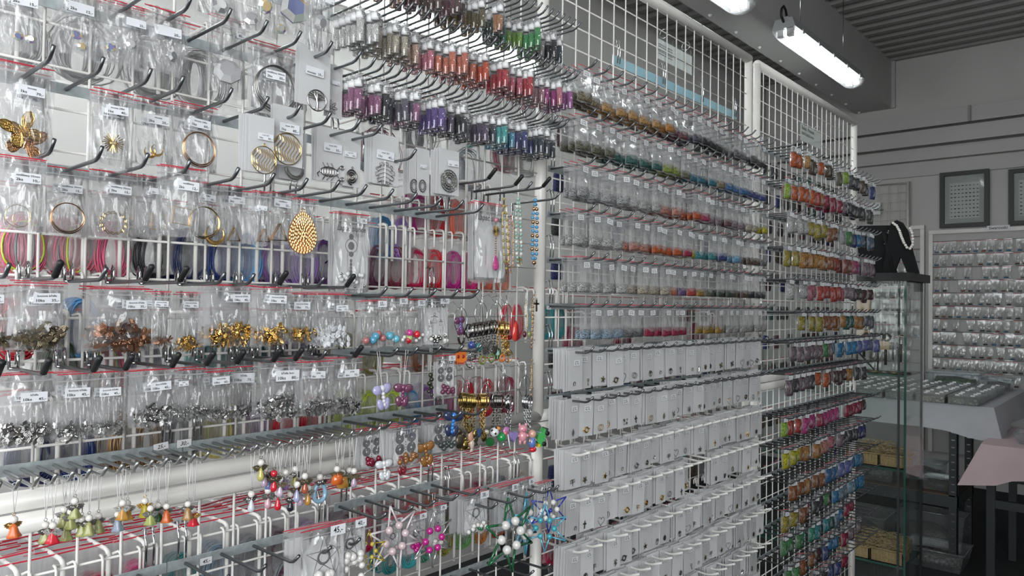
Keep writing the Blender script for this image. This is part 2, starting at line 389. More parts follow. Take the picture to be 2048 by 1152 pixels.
addrail('A1', 1.646, .17, .70, [.25,.298,.348,.385,.445,.494,.541,.589,.639,.677], 'hook rail carrying brass pendants and openwork disc cards '+A_)
addrail('A1b', 1.62, .71, .80, [.744], 'short rail of one hook holding the oval charm cards')
addrail('A2', 1.549, .17, .585, [.253,.299,.347,.395,.456,.505,.554], 'hook rail carrying gold rings and triangles '+A_)
addrail('A2r', 1.553, .587, .92, [.605,.652,.701,.747,.799,.847,.895], 'hook rail with empty pegs above the sun catcher kit')
addhooks('A3', 1.418, [.217,.261,.307,.353,.393,.442,.481,.524,.585,.631], 'of the bronze and gold wing row', caps=(1,3,4,7,9))
addrail('A3r', 1.407, .66, .91, [.692,.742,.791,.839,.887], 'hook rail carrying the flower bead kits')
addhooks('A4', 1.317, [.212,.253,.301,.334,.386,.428,.467,.518,.55,.591,.647], 'of the silver wing row', caps=(0,1,2,3,4,5,6,7,8,10))
addrail('A4r', 1.316, .68, .92, [.716,.755,.804,.852,.896], 'hook rail carrying the butterfly kits beside the key rings')
addrail('A5', 1.202, .165, .447, prange(.198,.44,.0163), 'densely pegged rail carrying bell flower angels', thin=True, pegmat=BRIGHTPEG)
addrail('A5m', 1.202, .449, .70, prange(.457,.695,.0163), 'densely pegged rail carrying teardrop bead angels', thin=True, pegmat=BRIGHTPEG)
addrail('A5r', 1.208, .702, .93, [.705,.753,.805,.851,.903], 'hook rail carrying polka dot butterfly kits')
addrail('A6', 1.047, .165, .43, prange(.20,.43,.0485), 'hook rail with a handwritten 45 tag, half')
addrail('A6m', 1.047, .432, .69, [.455,.505,.553,.603,.652], 'hook rail carrying white pearl kits below the angels')
addrail('A6r', 1.074, .69, .915, [.699,.75,.796,.846,.895], 'hook rail carrying pink and magenta star pendants')
addrail('A6s', 1.042, .917, 1.15, [.941,.99,1.041,1.088,1.112], 'hook rail carrying green and blue star pendants')
addrail('A7', .90, .62, 1.15, prange(.65,1.12,.049), 'hook rail with red topped star kits, below the green stars')
# single hooks of the necklaces
for y, z, cap, nm in ((.923,1.612,1,'black capped'),(.993,1.61,1,'black capped'),(1.026,1.608,0,'bare'),(1.072,1.617,1,'black capped'),(1.11,1.60,0,'bare')):
    t = ob('wire_hook', None, loc=(.006,y,z)); tag(t, nm+' steel hook for bead necklaces beside the grid post', 'hook', 'necklace hooks by the grid post')
    p = ob('peg', ME_PEG, STEEL, t); ob('loop', mk('loop', tube([(0,-.006,.0),(0,-.006,-.045),(.002,0,-.05),(0,.006,-.045),(0,.006,0)], .0018, 6)), CHROME, t)
    if cap: ob('cap', ME_CAP, BLACKCAP, p)

# ------------------------------------------------------------------ printed text
TXT = {}
def textmesh(s, size, align='LEFT', shear=0):
    key = (s, align, shear)
    if key not in TXT:
        c = bpy.data.curves.new('print', 'FONT'); c.body = s; c.size = 1; c.align_x = align; c.resolution_u = 2; c.shear = shear; c.offset = .012
        o = bpy.data.objects.new('print_tmp', c); COL.objects.link(o)
        dg = bpy.context.evaluated_depsgraph_get(); me = bpy.data.meshes.new_from_object(o.evaluated_get(dg))
        TXT[key] = ([tuple(v.co) for v in me.vertices], [tuple(p.vertices) for p in me.polygons])
        bpy.data.objects.remove(o); bpy.data.curves.remove(c); bpy.data.meshes.remove(me)
    v, f = TXT[key]; return [(0, p[0]*size, p[1]*size) for p in v], f
PRN = {}
def printmesh(lines):
    """label print in unit label space: y -.5...5, z -.5...5 of a 1 x .5 label"""
    if lines not in PRN:
        b = MB()
        for s, sz, al, y, z in lines: b.add(textmesh(s, sz, al), T((0,y,z)))
        PRN[lines] = b.mesh('print', False)
    return PRN[lines]
def price(q, p, head=None):
    l = []
    if head: l.append((head, .135, 'CENTER', 0, .07))
    if q: l.append((q, .19, 'LEFT', -.44, -.17))
    l.append((p, .19, 'RIGHT', .45, -.17)); return tuple(l)
ME_LAB = mk('label', box(-.0001,.0001,-.5,.5,-.25,.25), smooth=False)
def put_label(parent, lx, ly, lz, lw, lh, lines, tilt=0, small=False):
    l = ob('label', ME_LAB, LABEL, parent, (lx,ly,lz), (tilt,0,0), (1,lw,lh*2))
    ob('print', printmesh(lines), INK, l, (.0004,0,0)); return l

# ------------------------------------------------------------------ bags
def bagmesh(nx, nz, seed, bulge=1.0, low=.78, both=True, crump=1.0, pinch=0):
    rr = random.Random(seed); v = []; f = []
    ph = [rr.uniform(0,6.28) for _ in range(6)]
    def pt(i, j, s):
        u = i/nx-.5; t = j/nz
        env = math.sin(PI*min(1, max(0, (t-.12)/.88))**1.25)*(math.cos(PI*u)**.6 if abs(u) < .5 else 0)
        e = math.exp(-((t-low)/.33)**2)
        th = (.25*env+.75*env*e)*bulge
        cr = crump*env*(.30*math.sin(9*u+ph[0]+5*t)+.28*math.sin(23*u*(.6+t)+ph[1])+.22*math.sin(17*t+ph[2]+8*u)+.09*rr.uniform(-1,1))
        y = u*(1-pinch*(1-t))+.018*math.sin(7*t+ph[3])*(1 if abs(u) < .5 else .7)+ (rr.uniform(-.012,.012) if t > .1 else 0)
        z = .0-t+(rr.uniform(-.01,.01) if 0 < t < 1 else 0)+(.02*math.sin(6*u+ph[4]) if t == 1 else 0)
        return (s*(th*.5+.03)+cr*.22, y, z)
    for s in ((1,-1) if both else (1,)):
        b = len(v); rr.seed(seed+s)
        v += [pt(i,j,s) for j in range(nz+1) for i in range(nx+1)]
        for j in range(nz):
            for i in range(nx):
                a = b+j*(nx+1)+i; q = (a, a+nx+1, a+nx+2, a+1); f.append(q if s > 0 else q[::-1])
    return mk('film', (v, f))
ME_BAG = [bagmesh(12,16,s,crump=1.0) for s in range(6)]
ME_BAGP = [bagmesh(14,20,20+s,pinch=.25,crump=1.7) for s in range(4)]
ME_BAGS = [bagmesh(7,9,40+s,both=False,crump=2.2) for s in range(6)]
ME_ZIP = mk('zip_ridge', box(-.001,.001,-.5,.5,-.5,.5), smooth=False)
tri = [(0,.5),(-.5,-.4),(.5,-.4)]
ME_REC = mk('recycling_mark', tube([(0,a,b_) for a, b_ in tri], .07, 4, True))
ZIPM = film('zip_ridge_film', .45, 1.10, bump=0)
REDT = pm('red_zip_edge', (.62,.03,.06), .35)
def hang_x(key, px, py, pref=.075):
    best = None
    for y in PEGS.get(key, ()):
        x = atY(px, py, y).x; s = abs(x-pref)
        if .015 < x < .112 and (best is None or s < best[0]): best = (s, x)
    return best[1] if best else .088
def zipbag(bx, row, label, text=None, tb=None, n=2, thick=.012, pinch=False, red=True, group=None, cat='zip bag', film_=None, tilt=0, mark=True, x=None, tint=None):
    x0, y0, x1, y1 = bx; pc = (x0+x1)/2
    X = hang_x(row, pc, y0+8) if x is None else x
    ym = (y0+y1)/2; a = atX(x0, ym, X); c = atX(x1, ym, X); w = c.y-a.y
    zt = atX(pc, y0, X).z; zb = atX(pc, y1, X).z; h = zt-zb; yc = (a.y+c.y)/2
    t = ob('zip_bag', None, loc=(X,yc,zt), rot=(tilt,0,R.uniform(-.05,.05))); tag(t, label, cat, group)
    me = R.choice(ME_BAGP if pinch else ME_BAG)
    ob('film', me, film_ or FILM, t, (0,0,0), None, (thick,w,h))
    ob('zip_ridge', ME_ZIP, ZIPM, t, (.0006,0,-h*.125), None, (.6,w*.99,.0016))
    if red: ob('red_zip_edge', ME_ZIP, REDT, t, (0,0,-.0022), None, (.5,w*.985,.0011))
    if mark:
        for s in (-.3,.32): ob('recycling_mark', ME_REC, PAPER, t, (.0012,w*s,-h*.06), None, min(.0042,h*.05))
    if text and tb:
        p = atX((tb[0]+tb[2])/2, (tb[1]+tb[3])/2, X+.008); lw = atX(tb[2],tb[3],X+.008).y-atX(tb[0],tb[1],X+.008).y
        put_label(t, thick*.62+.0012, p.y-yc, p.z-zt, lw, max(lw*.42,.006), text, R.uniform(-.05,.05))
    for k in range(n):      # the same bag again, further back on the hook
        q = copy_tree(t, None, (X-.009*(k+1)-R.uniform(0,.004), yc+R.uniform(-.004,.004), zt+R.uniform(-.003,.003)), (tilt+R.uniform(-.02,.02),0,R.uniform(-.06,.06)))
        q['label'] = label.replace('clear zip bag','rearward zip bag',1); q['group'] = 'rearward bags: '+label
        for f_ in q.children:
            if f_.name.startswith('film'): f_.scale = (thick*.6, w, h); f_.material_slots[0].material = FILMR
    return dict(X=X, yc=yc, zt=zt, zb=zb, w=w, h=h, o=t)
def inbag(g, px, py, dx=.002): return Vector((g['X']+dx, *atX(px, py, g['X']+dx).yz))

# ------------------------------------------------------------------ pendants and findings (facing +x, size 1 = 1 m across)
def wavypath(u, r): 
    o = []
    for k in range(11):
        t = -1+2*k/10; z = t*r; hw_ = math.sqrt(max(0, r*r-z*z)); y = u*r+.16*r*math.sin(t*5+u*2)
        if abs(y) < hw_: o.append((0,y,z))
    return o
PEN = {}
def pend(kind):
    if kind in PEN: return PEN[kind]
    b = MB()
    if kind == 'ring': b.add(ring(.5,.012,40,6))
    elif kind == 'rings':
        for k in range(4): b.add(ring(.5-.012*k,.013,40,6,c=(.02*k,.02*math.sin(k*2),.015*k)))
    elif kind == 'sunburst':
        for k in range(24):
            a = 2*PI*k/24; r = .5 if k % 2 == 0 else .44
            b.add(tube([(0,.09*math.cos(a),.09*math.sin(a)),(0,r*math.cos(a),r*math.sin(a))],[.03,.026],5))
        b.add(ring(.12,.03,16)); b.add(ring(.05,.025,12))
    elif kind == 'crescent':
        n_ = 20; b.add(tube([(0,.4*math.cos(a),.4*math.sin(a)+.0) for a in [-PI*1.28+PI*1.56*k/n_ for k in range(n_+1)]],[.012+.085*math.sin(PI*k/n_)**1.2 for k in range(n_+1)],7)); b.add(ring(.045,.014,10,c=(0,.0,-.52)))
    elif kind == 'wavy':
        b.add(ring(.5,.016,36)); b.add(ring(.05,.015,10,c=(0,0,.55)))
        for u in (-.85,-.65,-.45,-.25,-.05,.15,.35,.55,.75):
            w = wavypath(u,.5)
            if len(w) > 1: b.add(tube(w,.014,5))
    elif kind == 'scallop':
        P = [(0,(.5+.03*math.cos(16*a))*math.cos(a),(.42+.03*math.cos(16*a))*math.sin(a)) for a in [2*PI*k/64 for k in range(64)]]
        b.add(tube(P,.014,5,True)); b.add(tube([(p[0]+.02,p[1]*.86,p[2]*.86) for p in P],.012,5,True))
    elif kind == 'rect': b.add(tube([(0,-.5,-.45),(0,.5,-.45),(0,.5,.45),(0,-.5,.45)],.02,6,True))
    elif kind == 'tri':
        for k in range(3): b.add(tube([(.05*k,-.5+.05*k,-.4),(.05*k,.5,-.4+.03*k),(.05*k,.04*k,.5)],.03,6,True))
    elif kind == 'tear':
        P = [(.36*math.sin(a)*(1-.22*math.cos(a)), .5*math.cos(a)) for a in [2*PI*k/32 for k in range(32)]]
        b.add(prism(P,.05))
        for s in (.95,.83,.71,.59,.47,.35,.23,.11):
            n_ = max(6,int(34*s))
            for k in range(n_):
                a = 2*PI*k/n_+s*9; b.add(ball(.036,6,4,(.03+.02*(1-s),.36*math.sin(a)*(1-.22*math.cos(a))*s,.5*math.cos(a)*s-.05*(1-s)),(.8,.8,1.25)))
        b.add(ring(.05,.015,10,c=(0,0,.54)))
    elif kind == 'butterfly':
        for sy in (-1,1):
            for tips in ([(.04,.02),(.10,.26),(.26,.44),(.42,.48),(.5,.40),(.47,.24),(.36,.10),(.2,.0)],[(.04,-.02),(.2,-.02),(.36,-.06),(.43,-.18),(.38,-.32),(.26,-.40),(.15,-.32),(.08,-.16)]):
                P = [(sy*p[0],p[1]) for p in tips]; P = P if sy > 0 else P[::-1]; b.add(prism(P,.012)); m_ = len(P)
                b.add(tube([(.012,)+p for p in P],.014,4,True))
                for k in range(m_):
                    e = P[k]; b.add(tube([(.012,sy*.05,.0),(.014,e[0]*.6,e[1]*.6),(.012,e[0],e[1])],.009,4)); f_ = P[(k+1) % m_]; b.add(ball(.026,6,4,(.006,(e[0]+f_[0])/2*1.03,(e[1]+f_[1])/2*1.03),(.5,1,1)))
                    for q in (.45,.7): b.add(ring(.03,.007,8,4,c=(.014,(e[0]+f_[0])/2*q,(e[1]+f_[1])/2*q)))
        b.add(ball(.05,8,6,(.02,0,0),(.8,.9,4.2)))
    elif kind == 'tree':
        b.add(ring(.5,.03,28)); b.add(tube([(0,0,-.5),(0,.02,-.15),(0,-.02,.05)],[.09,.05,.05],6))
        for a in (-1.2,-.8,-.4,0,.4,.8,1.2):
            b.add(tube([(0,0,0),(0,.25*math.sin(a),.22*math.cos(a)),(0,.46*math.sin(a*1.15),.44*math.cos(a*1.15))],[.035,.025,.015],5))
            for k in range(4): b.add(ball(.045,6,4,(.01,.38*math.sin(a+.16*(k-1.5)),.12+.28*math.cos(a)*(1-.12*k)),(.5,1,1)))
        for a in (-.9,-.4,.4,.9): b.add(tube([(0,0,-.42),(0,.3*math.sin(a),-.42-.04)],.025,5))
    elif kind == 'star5':
        P = [((.5 if k % 2 == 0 else .2)*math.sin(PI*k/5),(.5 if k % 2 == 0 else .2)*math.cos(PI*k/5)) for k in range(10)]
        b.add(prism(P,.1)); b.add(ring(.07,.02,10,c=(0,0,.56)))
    elif kind == 'starfish':
        for k in range(5):
            a = 2*PI*k/5+.3; b.add(tube([(.03,0,0),(.0,.5*math.sin(a),.5*math.cos(a))],[.16,.05],6))
    elif kind == 'flower8':
        for k in range(8):
            a = 2*PI*k/8; P = [(0,.28*math.cos(a)+.22*math.cos(q)*math.cos(a)-.07*math.sin(q)*math.sin(a),.28*math.sin(a)+.22*math.cos(q)*math.sin(a)+.07*math.sin(q)*math.cos(a)) for q in [2*PI*i/12 for i in range(12)]]
            b.add(tube(P,.02,4,True))
    elif kind == 'crab':
        b.add(tube([(0,.34*math.cos(a)-.05,.16*math.sin(a)) for a in [2*PI*k/20 for k in range(20)]],.016,5,True))
        for k in range(5): b.add(ring(.06,.014,10,ry=.13,c=(0,-.25+.1*k,0)))
        for sy in (-1,1):
            b.add(tube([(0,.25,sy*.08),(0,.4,sy*.26),(0,.5,sy*.2)],.016,5)); b.add(ring(.07,.016,10,c=(0,.45,sy*.2)))
            for k in range(3): b.add(tube([(0,-.2+.16*k,sy*.13),(0,-.3+.16*k,sy*.3)],.014,5))
        b.add(tube([(0,-.38,0),(0,-.5,-.1),(0,-.45,-.2)],.018,5))
    elif kind == 'snake':
        P = [(.01*k/8,(.08+.36*k/40)*math.cos(k*.42)*.8,(.08+.36*k/40)*math.sin(k*.42)) for k in range(42)]
        b.add(tube(P,.045,5)); b.add(ring(.05,.015,10,c=(0,.05,.52)))
    elif kind == 'monstera':
        P = []
        for k in range(40):
            a = 2*PI*k/40; r = .5*(1-.18*math.cos(a*1-PI/2)*.0)*(1 if k % 4 < 3 else .66); P.append((r*math.cos(a)*.95,r*math.sin(a)*.9))
        b.add(tube([(0,)+p for p in P],.014,5,True)); b.add(tube([(0,0,.5),(0,0,-.42)],.014,5))
        for k in range(5):
            for sy in (-1,1): b.add(tube([(0,0,.36-.16*k),(0,sy*.2,.3-.16*k),(0,sy*.38,.16-.14*k)],.012,5))
    elif kind == 'oval':
        b.add(ring(.36,.04,28,ry=.5)); b.add(ring(.2,.02,20,ry=.3))
        for k in range(14):
            a = 2*PI*k/14; b.add(tube([(0,.22*math.cos(a),.33*math.sin(a)),(0,.33*math.cos(a),.46*math.sin(a))],.018,4))
    elif kind == 'ornate':
        for r in (.5,.38,.26,.14): b.add(ring(r,.022,28))
        for k in range(16):
            a = 2*PI*k/16
            for r in (.44,.32,.2): b.add(ball(.045,6,4,(0,r*math.cos(a),r*math.sin(a))))
    elif kind == 'ring2': b.add(ring(.32,.025,24,c=(0,-.14,0))); b.add(ring(.32,.025,24,c=(0,.14,0)))
    elif kind == 'heart':
        b.add(tube([(0,.03*16*math.sin(a)**3,.03*(13*math.cos(a)-5*math.cos(2*a)-2*math.cos(3*a)-math.cos(4*a))) for a in [2*PI*k/28 for k in range(28)]],.02,5,True))
    elif kind == 'cross': b.add(box(-.03,.03,-.09,.09,-.5,.5)); b.add(box(-.03,.03,-.33,.33,.08,.25)); b.add(ring(.08,.02,10,c=(0,0,.57)))
    elif kind == 'leaf':
        P = [(.22*math.sin(PI*k/12),-.5+k/12) for k in range(13)]+[(-.22*math.sin(PI*k/12),.5-k/12) for k in range(1,12)]
        b.add(prism(P,.05)); b.add(tube([(.03,0,-.5),(.03,0,.55)],.025,4))
    elif kind == 'owl':
        b.add(ball(.3,10,8,(0,0,-.05),(.45,1,1.35)))
        for s in (-1,1): b.add(ring(.1,.035,12,c=(.13,s*.12,.16))); b.add(prism([(s*.1,.28),(s*.26,.5),(s*.28,.2)],.1))
    elif kind == 'lizard':
        b.add(tube([(0,-.1,-.5),(0,.06,-.2),(0,-.03,.1),(0,.03,.45)],[.02,.09,.11,.07],6))
        for s in (-1,1):
            for z in (-.12,.22): b.add(tube([(0,0,z),(0,s*.25,z+.08),(0,s*.3,z-.04)],.03,5))
    elif kind == 'horseshoe': b.add(tube([(0,.32*math.sin(a),.4*math.cos(a)) for a in [-2.5+5*k/14 for k in range(15)]],.06,5))
    elif kind == 'coin': b.add(([(p[2],p[0],p[1]) for p in lathe([(.0,-.03),(.42,-.03),(.42,.03),(0,.03)],24)[0]], lathe([(.0,-.03),(.42,-.03),(.42,.03),(0,.03)],24)[1])); b.add(ring(.42,.05,24)); b.add(ring(.22,.03,18,c=(.03,0,0))); b.add(ring(.07,.02,10,c=(0,0,.52)))
    elif kind == 'clasp': b.add(ring(.3,.09,20)); b.add(tube([(0,.3,0),(0,.55,.1)],.06,5)); b.add(tube([(0,-.3,0),(0,-.55,-.05)],.06,5))
    elif kind == 'key': b.add(ring(.18,.045,16,c=(0,0,.3))); b.add(tube([(0,0,.12),(0,0,-.5)],.045,6)); b.add(box(-.03,.03,0,.18,-.48,-.4)); b.add(box(-.03,.03,0,.14,-.34,-.27))
    elif kind == 'dragonfly':
        b.add(tube([(0,0,.4),(0,0,-.5)],[.06,.03],6))
        for s in (-1,1):
            for z, a in ((.22,.25),(.08,-.2)): b.add(ring(.2,.022,14,ry=.07,c=(0,s*.24,z+a*.3)))
    PEN[kind] = b.mesh(kind, math.radians(40)); return PEN[kind]
# one scroll wing of a pair
def wingmesh():
    b = MB(); P = [(0,.1),(.12,.34),(.34,.46),(.62,.42),(.95,.28),(.78,.18),(.86,.06),(.64,.0),(.68,-.12),(.46,-.14),(.44,-.26),(.22,-.22),(.05,-.1)]
    b.add(prism(P,.09))
    for (c, r) in (((.22,.12),.13),((.3,.2),.2)): b.add(tube([(.06,c[0]+r*math.cos(a)*(1-a/9),c[1]+r*math.sin(a)*(1-a/9)) for a in [k*.5 for k in range(10)]],.035,4))
    for k in range(3): b.add(tube([(.06,.3+.05*k,.32-.14*k),(.06,.6,.28-.15*k),(.06,.84-.1*k,.24-.15*k)],.03,4))
    return b
wb = wingmesh(); WB2 = MB(); WB2.add((wb.v, wb.f)); WB2.add((wb.v, [q[::-1] for q in wb.f]), S3(1,-1,1)); ME_WING = WB2.mesh('wing', math.radians(40))
# ------------------------------------------------------------------ front grid: bags of brass pendants, rings, crystals
GEMB = {}
def gemmat(name, cols):
    m, nt, b = nodes(name); N = nt.nodes.new; L = nt.links.new
    ge = N('ShaderNodeNewGeometry'); vo = N('ShaderNodeTexWhiteNoise'); sn = N('ShaderNodeVectorMath'); sn.operation = 'SNAP'; sn.inputs[1].default_value = (.31,.37,.29)
    L(ge.outputs['True Normal'], sn.inputs[0]); L(sn.outputs[0], vo.inputs['Vector'])
    rp = N('ShaderNodeValToRGB'); rp.color_ramp.interpolation = 'CONSTANT'; e = rp.color_ramp.elements
    e[0].color = (*cols[0],1); e[1].position = 1/len(cols); e[1].color = (*cols[1],1)
    for i, c in enumerate(cols[2:]): q = e.new((i+2)/len(cols)); q.color = (*c,1)
    L(vo.outputs['Value'], rp.inputs['Fac']); L(rp.outputs['Color'], b.inputs['Base Color'])
    b.inputs['Roughness'].default_value = .08; b.inputs['Metallic'].default_value = .35; b.inputs['Specular IOR Level'].default_value = .9
    return m
GEM_AB = gemmat('aurora_crystal', [(.75,.75,.72),(.25,.28,.5),(.85,.65,.35),(.6,.7,.62),(.45,.3,.6),(.8,.8,.8)])
GEM_CL = gemmat('clear_crystal', [(.75,.75,.76),(.5,.5,.52),(.9,.9,.9),(.35,.35,.37),(.68,.68,.7)])
def gem(n=8): return mk('crystal', [(p[2],p[0],p[1]) for p in lathe([(0,-.28),(.28,-.22),(.5,-.04),(.5,.04),(.3,.2),(0,.2)],n)[0]] and ([(p[2],p[0],p[1]) for p in lathe([(0,-.28),(.28,-.22),(.5,-.04),(.5,.04),(.3,.2),(0,.2)],n)[0]], lathe([(0,-.28),(.28,-.22),(.5,-.04),(.5,.04),(.3,.2),(0,.2)],n)[1]), smooth=False)
ME_GEM8, ME_GEM6 = gem(8), gem(6)
def crystal(g, px, py, dpx, mat, label, me=None, dx=.003):
    p = inbag(g, px, py, dx); s = (atX(px+dpx/2,py,g['X']).y-atX(px-dpx/2,py,g['X']).y)
    tag(ob('crystal', me or ME_GEM8, mat, None, p, (R.uniform(0,3),R.uniform(-.3,.3),R.uniform(-.4,.4)), s), label, 'crystal', None)
def pendant(g, kind, px, py, dpx, mat, label, name=None, rot=0, dx=.0035, group=None, ax=1):
    p = inbag(g, px, py, dx); s = (atX(px+dpx/2,py,g['X']).y-atX(px-dpx/2,py,g['X']).y)
    o = ob(name or 'pendant', pend(kind), mat, None, p, (rot,0,R.uniform(-.1,.1)), (s,s*ax,s)); tag(o, label, 'pendant', group); return o
P_ = price
# crystals along the top
g = zipbag((-20,-60,84,102),'A0','clear zip bag priced 15 with two violet tinted round crystals',P_('2ks','15,-'),(22,-14,76,18),1,red=True)
crystal(g,36,72,22,GEM_AB,'violet tinted crystal touching the mesh post side of its pair'); crystal(g,60,78,22,GEM_AB,'reddish violet crystal beside the violet tinted one')
g = zipbag((112,-50,212,112),'A0','clear zip bag priced 15 with green and yellow crystals',P_('2ks','15,-'),(136,8,188,26),1,pinch=True)
crystal(g,154,70,22,GEM_AB,'pale green crystal above a blue and yellow one'); crystal(g,164,94,20,GEM_AB,'blue and yellow crystal below a pale green one')
g = zipbag((200,2,296,128),'A0','pinched clear zip bag priced 25 with a pale crystal',P_(None,'25,-'),(253,37,292,56),2,pinch=True,group=None); crystal(g,222,95,20,GEM_AB,'pale tinted crystal in a pinched bag'); crystal(g,262,88,24,GEM_CL,'clear crystal beside a pale tinted one')
g = zipbag((296,18,380,142),'A0','pinched clear zip bag priced 20 above the brass crescents',P_(None,'20,-'),(317,52,363,76),2,pinch=True); crystal(g,345,112,26,GEM_CL,'clear crystal above the brass crescents')
g = zipbag((396,-70,480,34),'A-1','clear zip bag of crystals above the octagon crystal',None,None,1,pinch=True); crystal(g,440,10,34,GEM_CL,'clear crystal above the octagon crystal')
g = zipbag((476,-80,560,66),'A-1','clear zip bag with an amber tinted crystal, beside the large aurora crystal',None,None,1,pinch=True); crystal(g,530,12,30,GEM_AB,'amber tinted crystal beside the large aurora crystal'); crystal(g,500,36,30,GEM_CL,'clear crystal below the amber tinted one')
g = zipbag((556,-80,640,76),'A-1','clear zip bag with the large aurora crystal',None,None,1,pinch=True); crystal(g,590,18,54,GEM_AB,'large aurora crystal reflecting orange and blue',ME_GEM6,.008); crystal(g,562,58,18,GEM_AB,'small olive crystal below the large aurora crystal')
g = zipbag((618,-80,668,104),'A-1','clear zip bag priced 40 with a round crystal beside the white vials',P_(None,'40,-'),(650,-8,668,14),1); crystal(g,642,46,28,GEM_CL,'round clear crystal in the bag priced 40')
g = zipbag((420,33,497,190),'A0','clear zip bag priced 80 with an octagon crystal',((u'80,-',.42,'CENTER',0,-.1),),(474,65,490,83),1,red=True); crystal(g,455,143,52,GEM_CL,'octagon crystal pendant in the bag priced 80',ME_GEM8,.006)
# brass rows
g = zipbag((-6,125,108,305),'A1','clear zip bag priced 70 with gold filigree butterflies',P_('1ks','70,-','mosaz'),(37,168,90,196),2); pendant(g,'butterfly',45,262,78,GOLD,'gold filigree butterfly in the bag priced 70',rot=.5); pendant(g,'butterfly',50,285,80,ROSE,'rose gold filigree butterfly under the gold one',rot=-.2,dx=.001)
g = zipbag((185,178,266,332),'A1','clear zip bag priced 40 with a gold sunburst',P_('1ks','40,-','mosaz 24kt'),(213,210,257,232),2); pendant(g,'sunburst',226,286,44,GOLD,'gold sunburst pendant in the bag priced 40')
g = zipbag((270,196,346,328),'A1','clear zip bag priced 20 with gold crescents',P_('2ks','20,-','mosaz'),(294,231,338,249),1)
for px, py, r in ((300,303,.2),(314,300,-.3)): pendant(g,'crescent',px,py,28,GOLD,'small gold crescent in the bag priced 20',rot=r,group='gold crescents in one bag')
g = zipbag((345,206,436,342),'A1','clear zip bag priced 60 with nested gold rings',P_('1ks','60,-','mosaz 24kt'),(380,237,421,258),3); pendant(g,'rings',398,300,68,ROSE,'nested rose gold rings in the bag priced 60')
g = zipbag((505,88,598,226),'A0','clear zip bag priced 30 with large silver rings',P_('2ks','30,-',u'neděleny 60mm'),(533,143,571,159),2); pendant(g,'rings',551,180,84,SILVER,'large thin silver rings in the bag priced 30')
CARDM = pm('white_card', (.70,.70,.71), .5)
ME_CARD = mk('card', box(-.0004,.0004,-.5,.5,-1,0), smooth=False)
SLEEVE = film('card_sleeve_film', .02, 1.07, rough=.12, bump=0)
ME_SLV = bagmesh(7,9,77,both=False,bulge=.3,crump=1.3)
def card(bx, row, label, text, tb, kind, cp, cd, mat, clabel, n=3, rot=0, x=None, cardmat=None, head=None):
    x0, y0, x1, y1 = bx; pc = (x0+x1)/2; X = hang_x(row, pc, y0+10) if x is None else x; ym = (y0+y1)/2
    a = atX(x0,ym,X); c = atX(x1,ym,X); w = c.y-a.y; zt = atX(pc,y0,X).z; h = zt-atX(pc,y1,X).z; yc = (a.y+c.y)/2
    t = ob('charm_card', None, loc=(X,yc,zt), rot=(R.uniform(-.015,.015),0,R.uniform(-.04,.04))); tag(t, label, 'charm card')
    ob('card', ME_CARD, cardmat or CARDM, t, None, None, (1,w,h)); ob('sleeve', ME_SLV, SLEEVE, t, (.0008,0,.001), None, (.006,w*1.05,h*1.03))
    if text:
        p = atX((tb[0]+tb[2])/2,(tb[1]+tb[3])/2,X+.003); lw = atX(tb[2],tb[3],X+.003).y-atX(tb[0],tb[1],X+.003).y
        put_label(t,.0035,p.y-yc,p.z-zt,lw,max(lw*.4,.005),text,R.uniform(-.03,.03))
    for k in range(n):
        q = copy_tree(t,None,(X-.004*(k+1),yc-.003*(k+1)*R.uniform(.3,1),zt+R.uniform(-.002,.002)),(R.uniform(-.03,.03),0,R.uniform(-.05,.05))); q['label'] = label.replace('white card','rearward white card',1); q['group'] = 'rearward cards: '+label
    g = dict(X=X,yc=yc,zt=zt,w=w,h=h,o=t)
    if kind: pendant(g,kind,cp[0],cp[1],cd,mat,clabel,rot=rot,dx=.003)
    return g
card((655,130,684,236),'A0','white card priced 40 with a silver flower',P_(None,'40,-'),(664,160,680,172),'flower8',(662,215),26,SILVER,'silver wire flower on the card priced 40',1)
card((598,95,661,214),'A0','white card priced 25 with a silver tree of life disc',P_('mosaz','25,-'),(612,135,648,152),'tree',(634,201),36,SILVER,'silver tree of life disc on the card priced 25',1)
card((497,232,547,346),'A1','white card with a gold wavy disc, behind the card priced 85',P_('1ks','85,-','ocel 201'),(516,265,546,283),'wavy',(528,320),50,GOLD,'gold wavy disc on the card behind the 85 card',3)
card((560,262,612,360),'A1','white card with a silver crescent, below the card priced 85',None,None,'crescent',(590,338),40,SILVER,'silver crescent below the gold wavy disc',2,x=.06)
card((545,213,606,332),'A1','white card priced 85 with a gold wavy disc',P_('1ks','85,-','ocel 201'),(560,249,599,265),'wavy',(575,298),56,GOLD,'gold wavy disc on the card priced 85',1)
card((688,266,721,374),'A1','white card priced 60 with a coiled snake charm',P_('1ks','60,-','ocel 201'),(690,302,713,316),'snake',(703,354),30,DKMETAL,'coiled snake charm on the card priced 60',2)
card((633,256,689,364),'A1','white card priced 55 with a scorpion charm',P_('1ks','55,-','ocel 201'),(648,289,683,303),'crab',(661,344),50,SILVER,'silver scorpion charm on the card priced 55',2)
card((746,270,796,370),'A1','white card priced 45 with a monstera leaf charm',P_('1ks','45,-','ocel 201'),(754,303,788,318),'monstera',(770,347),40,SILVER,'silver monstera leaf charm on the card priced 45',4,x=.075)
card((818,298,838,388),'A1b','white card with an oval charm, partly covered',None,None,'oval',(828,372),20,DKMETAL,'oval notched charm on the partly covered card',2,x=.055)
card((834,298,858,391),'A1b','white card with a dark oval notched charm',P_('1ks','70,-'),(840,326,853,340),'oval',(845,372),18,DKMETAL,'dark oval notched charm on a card',1,x=.06)
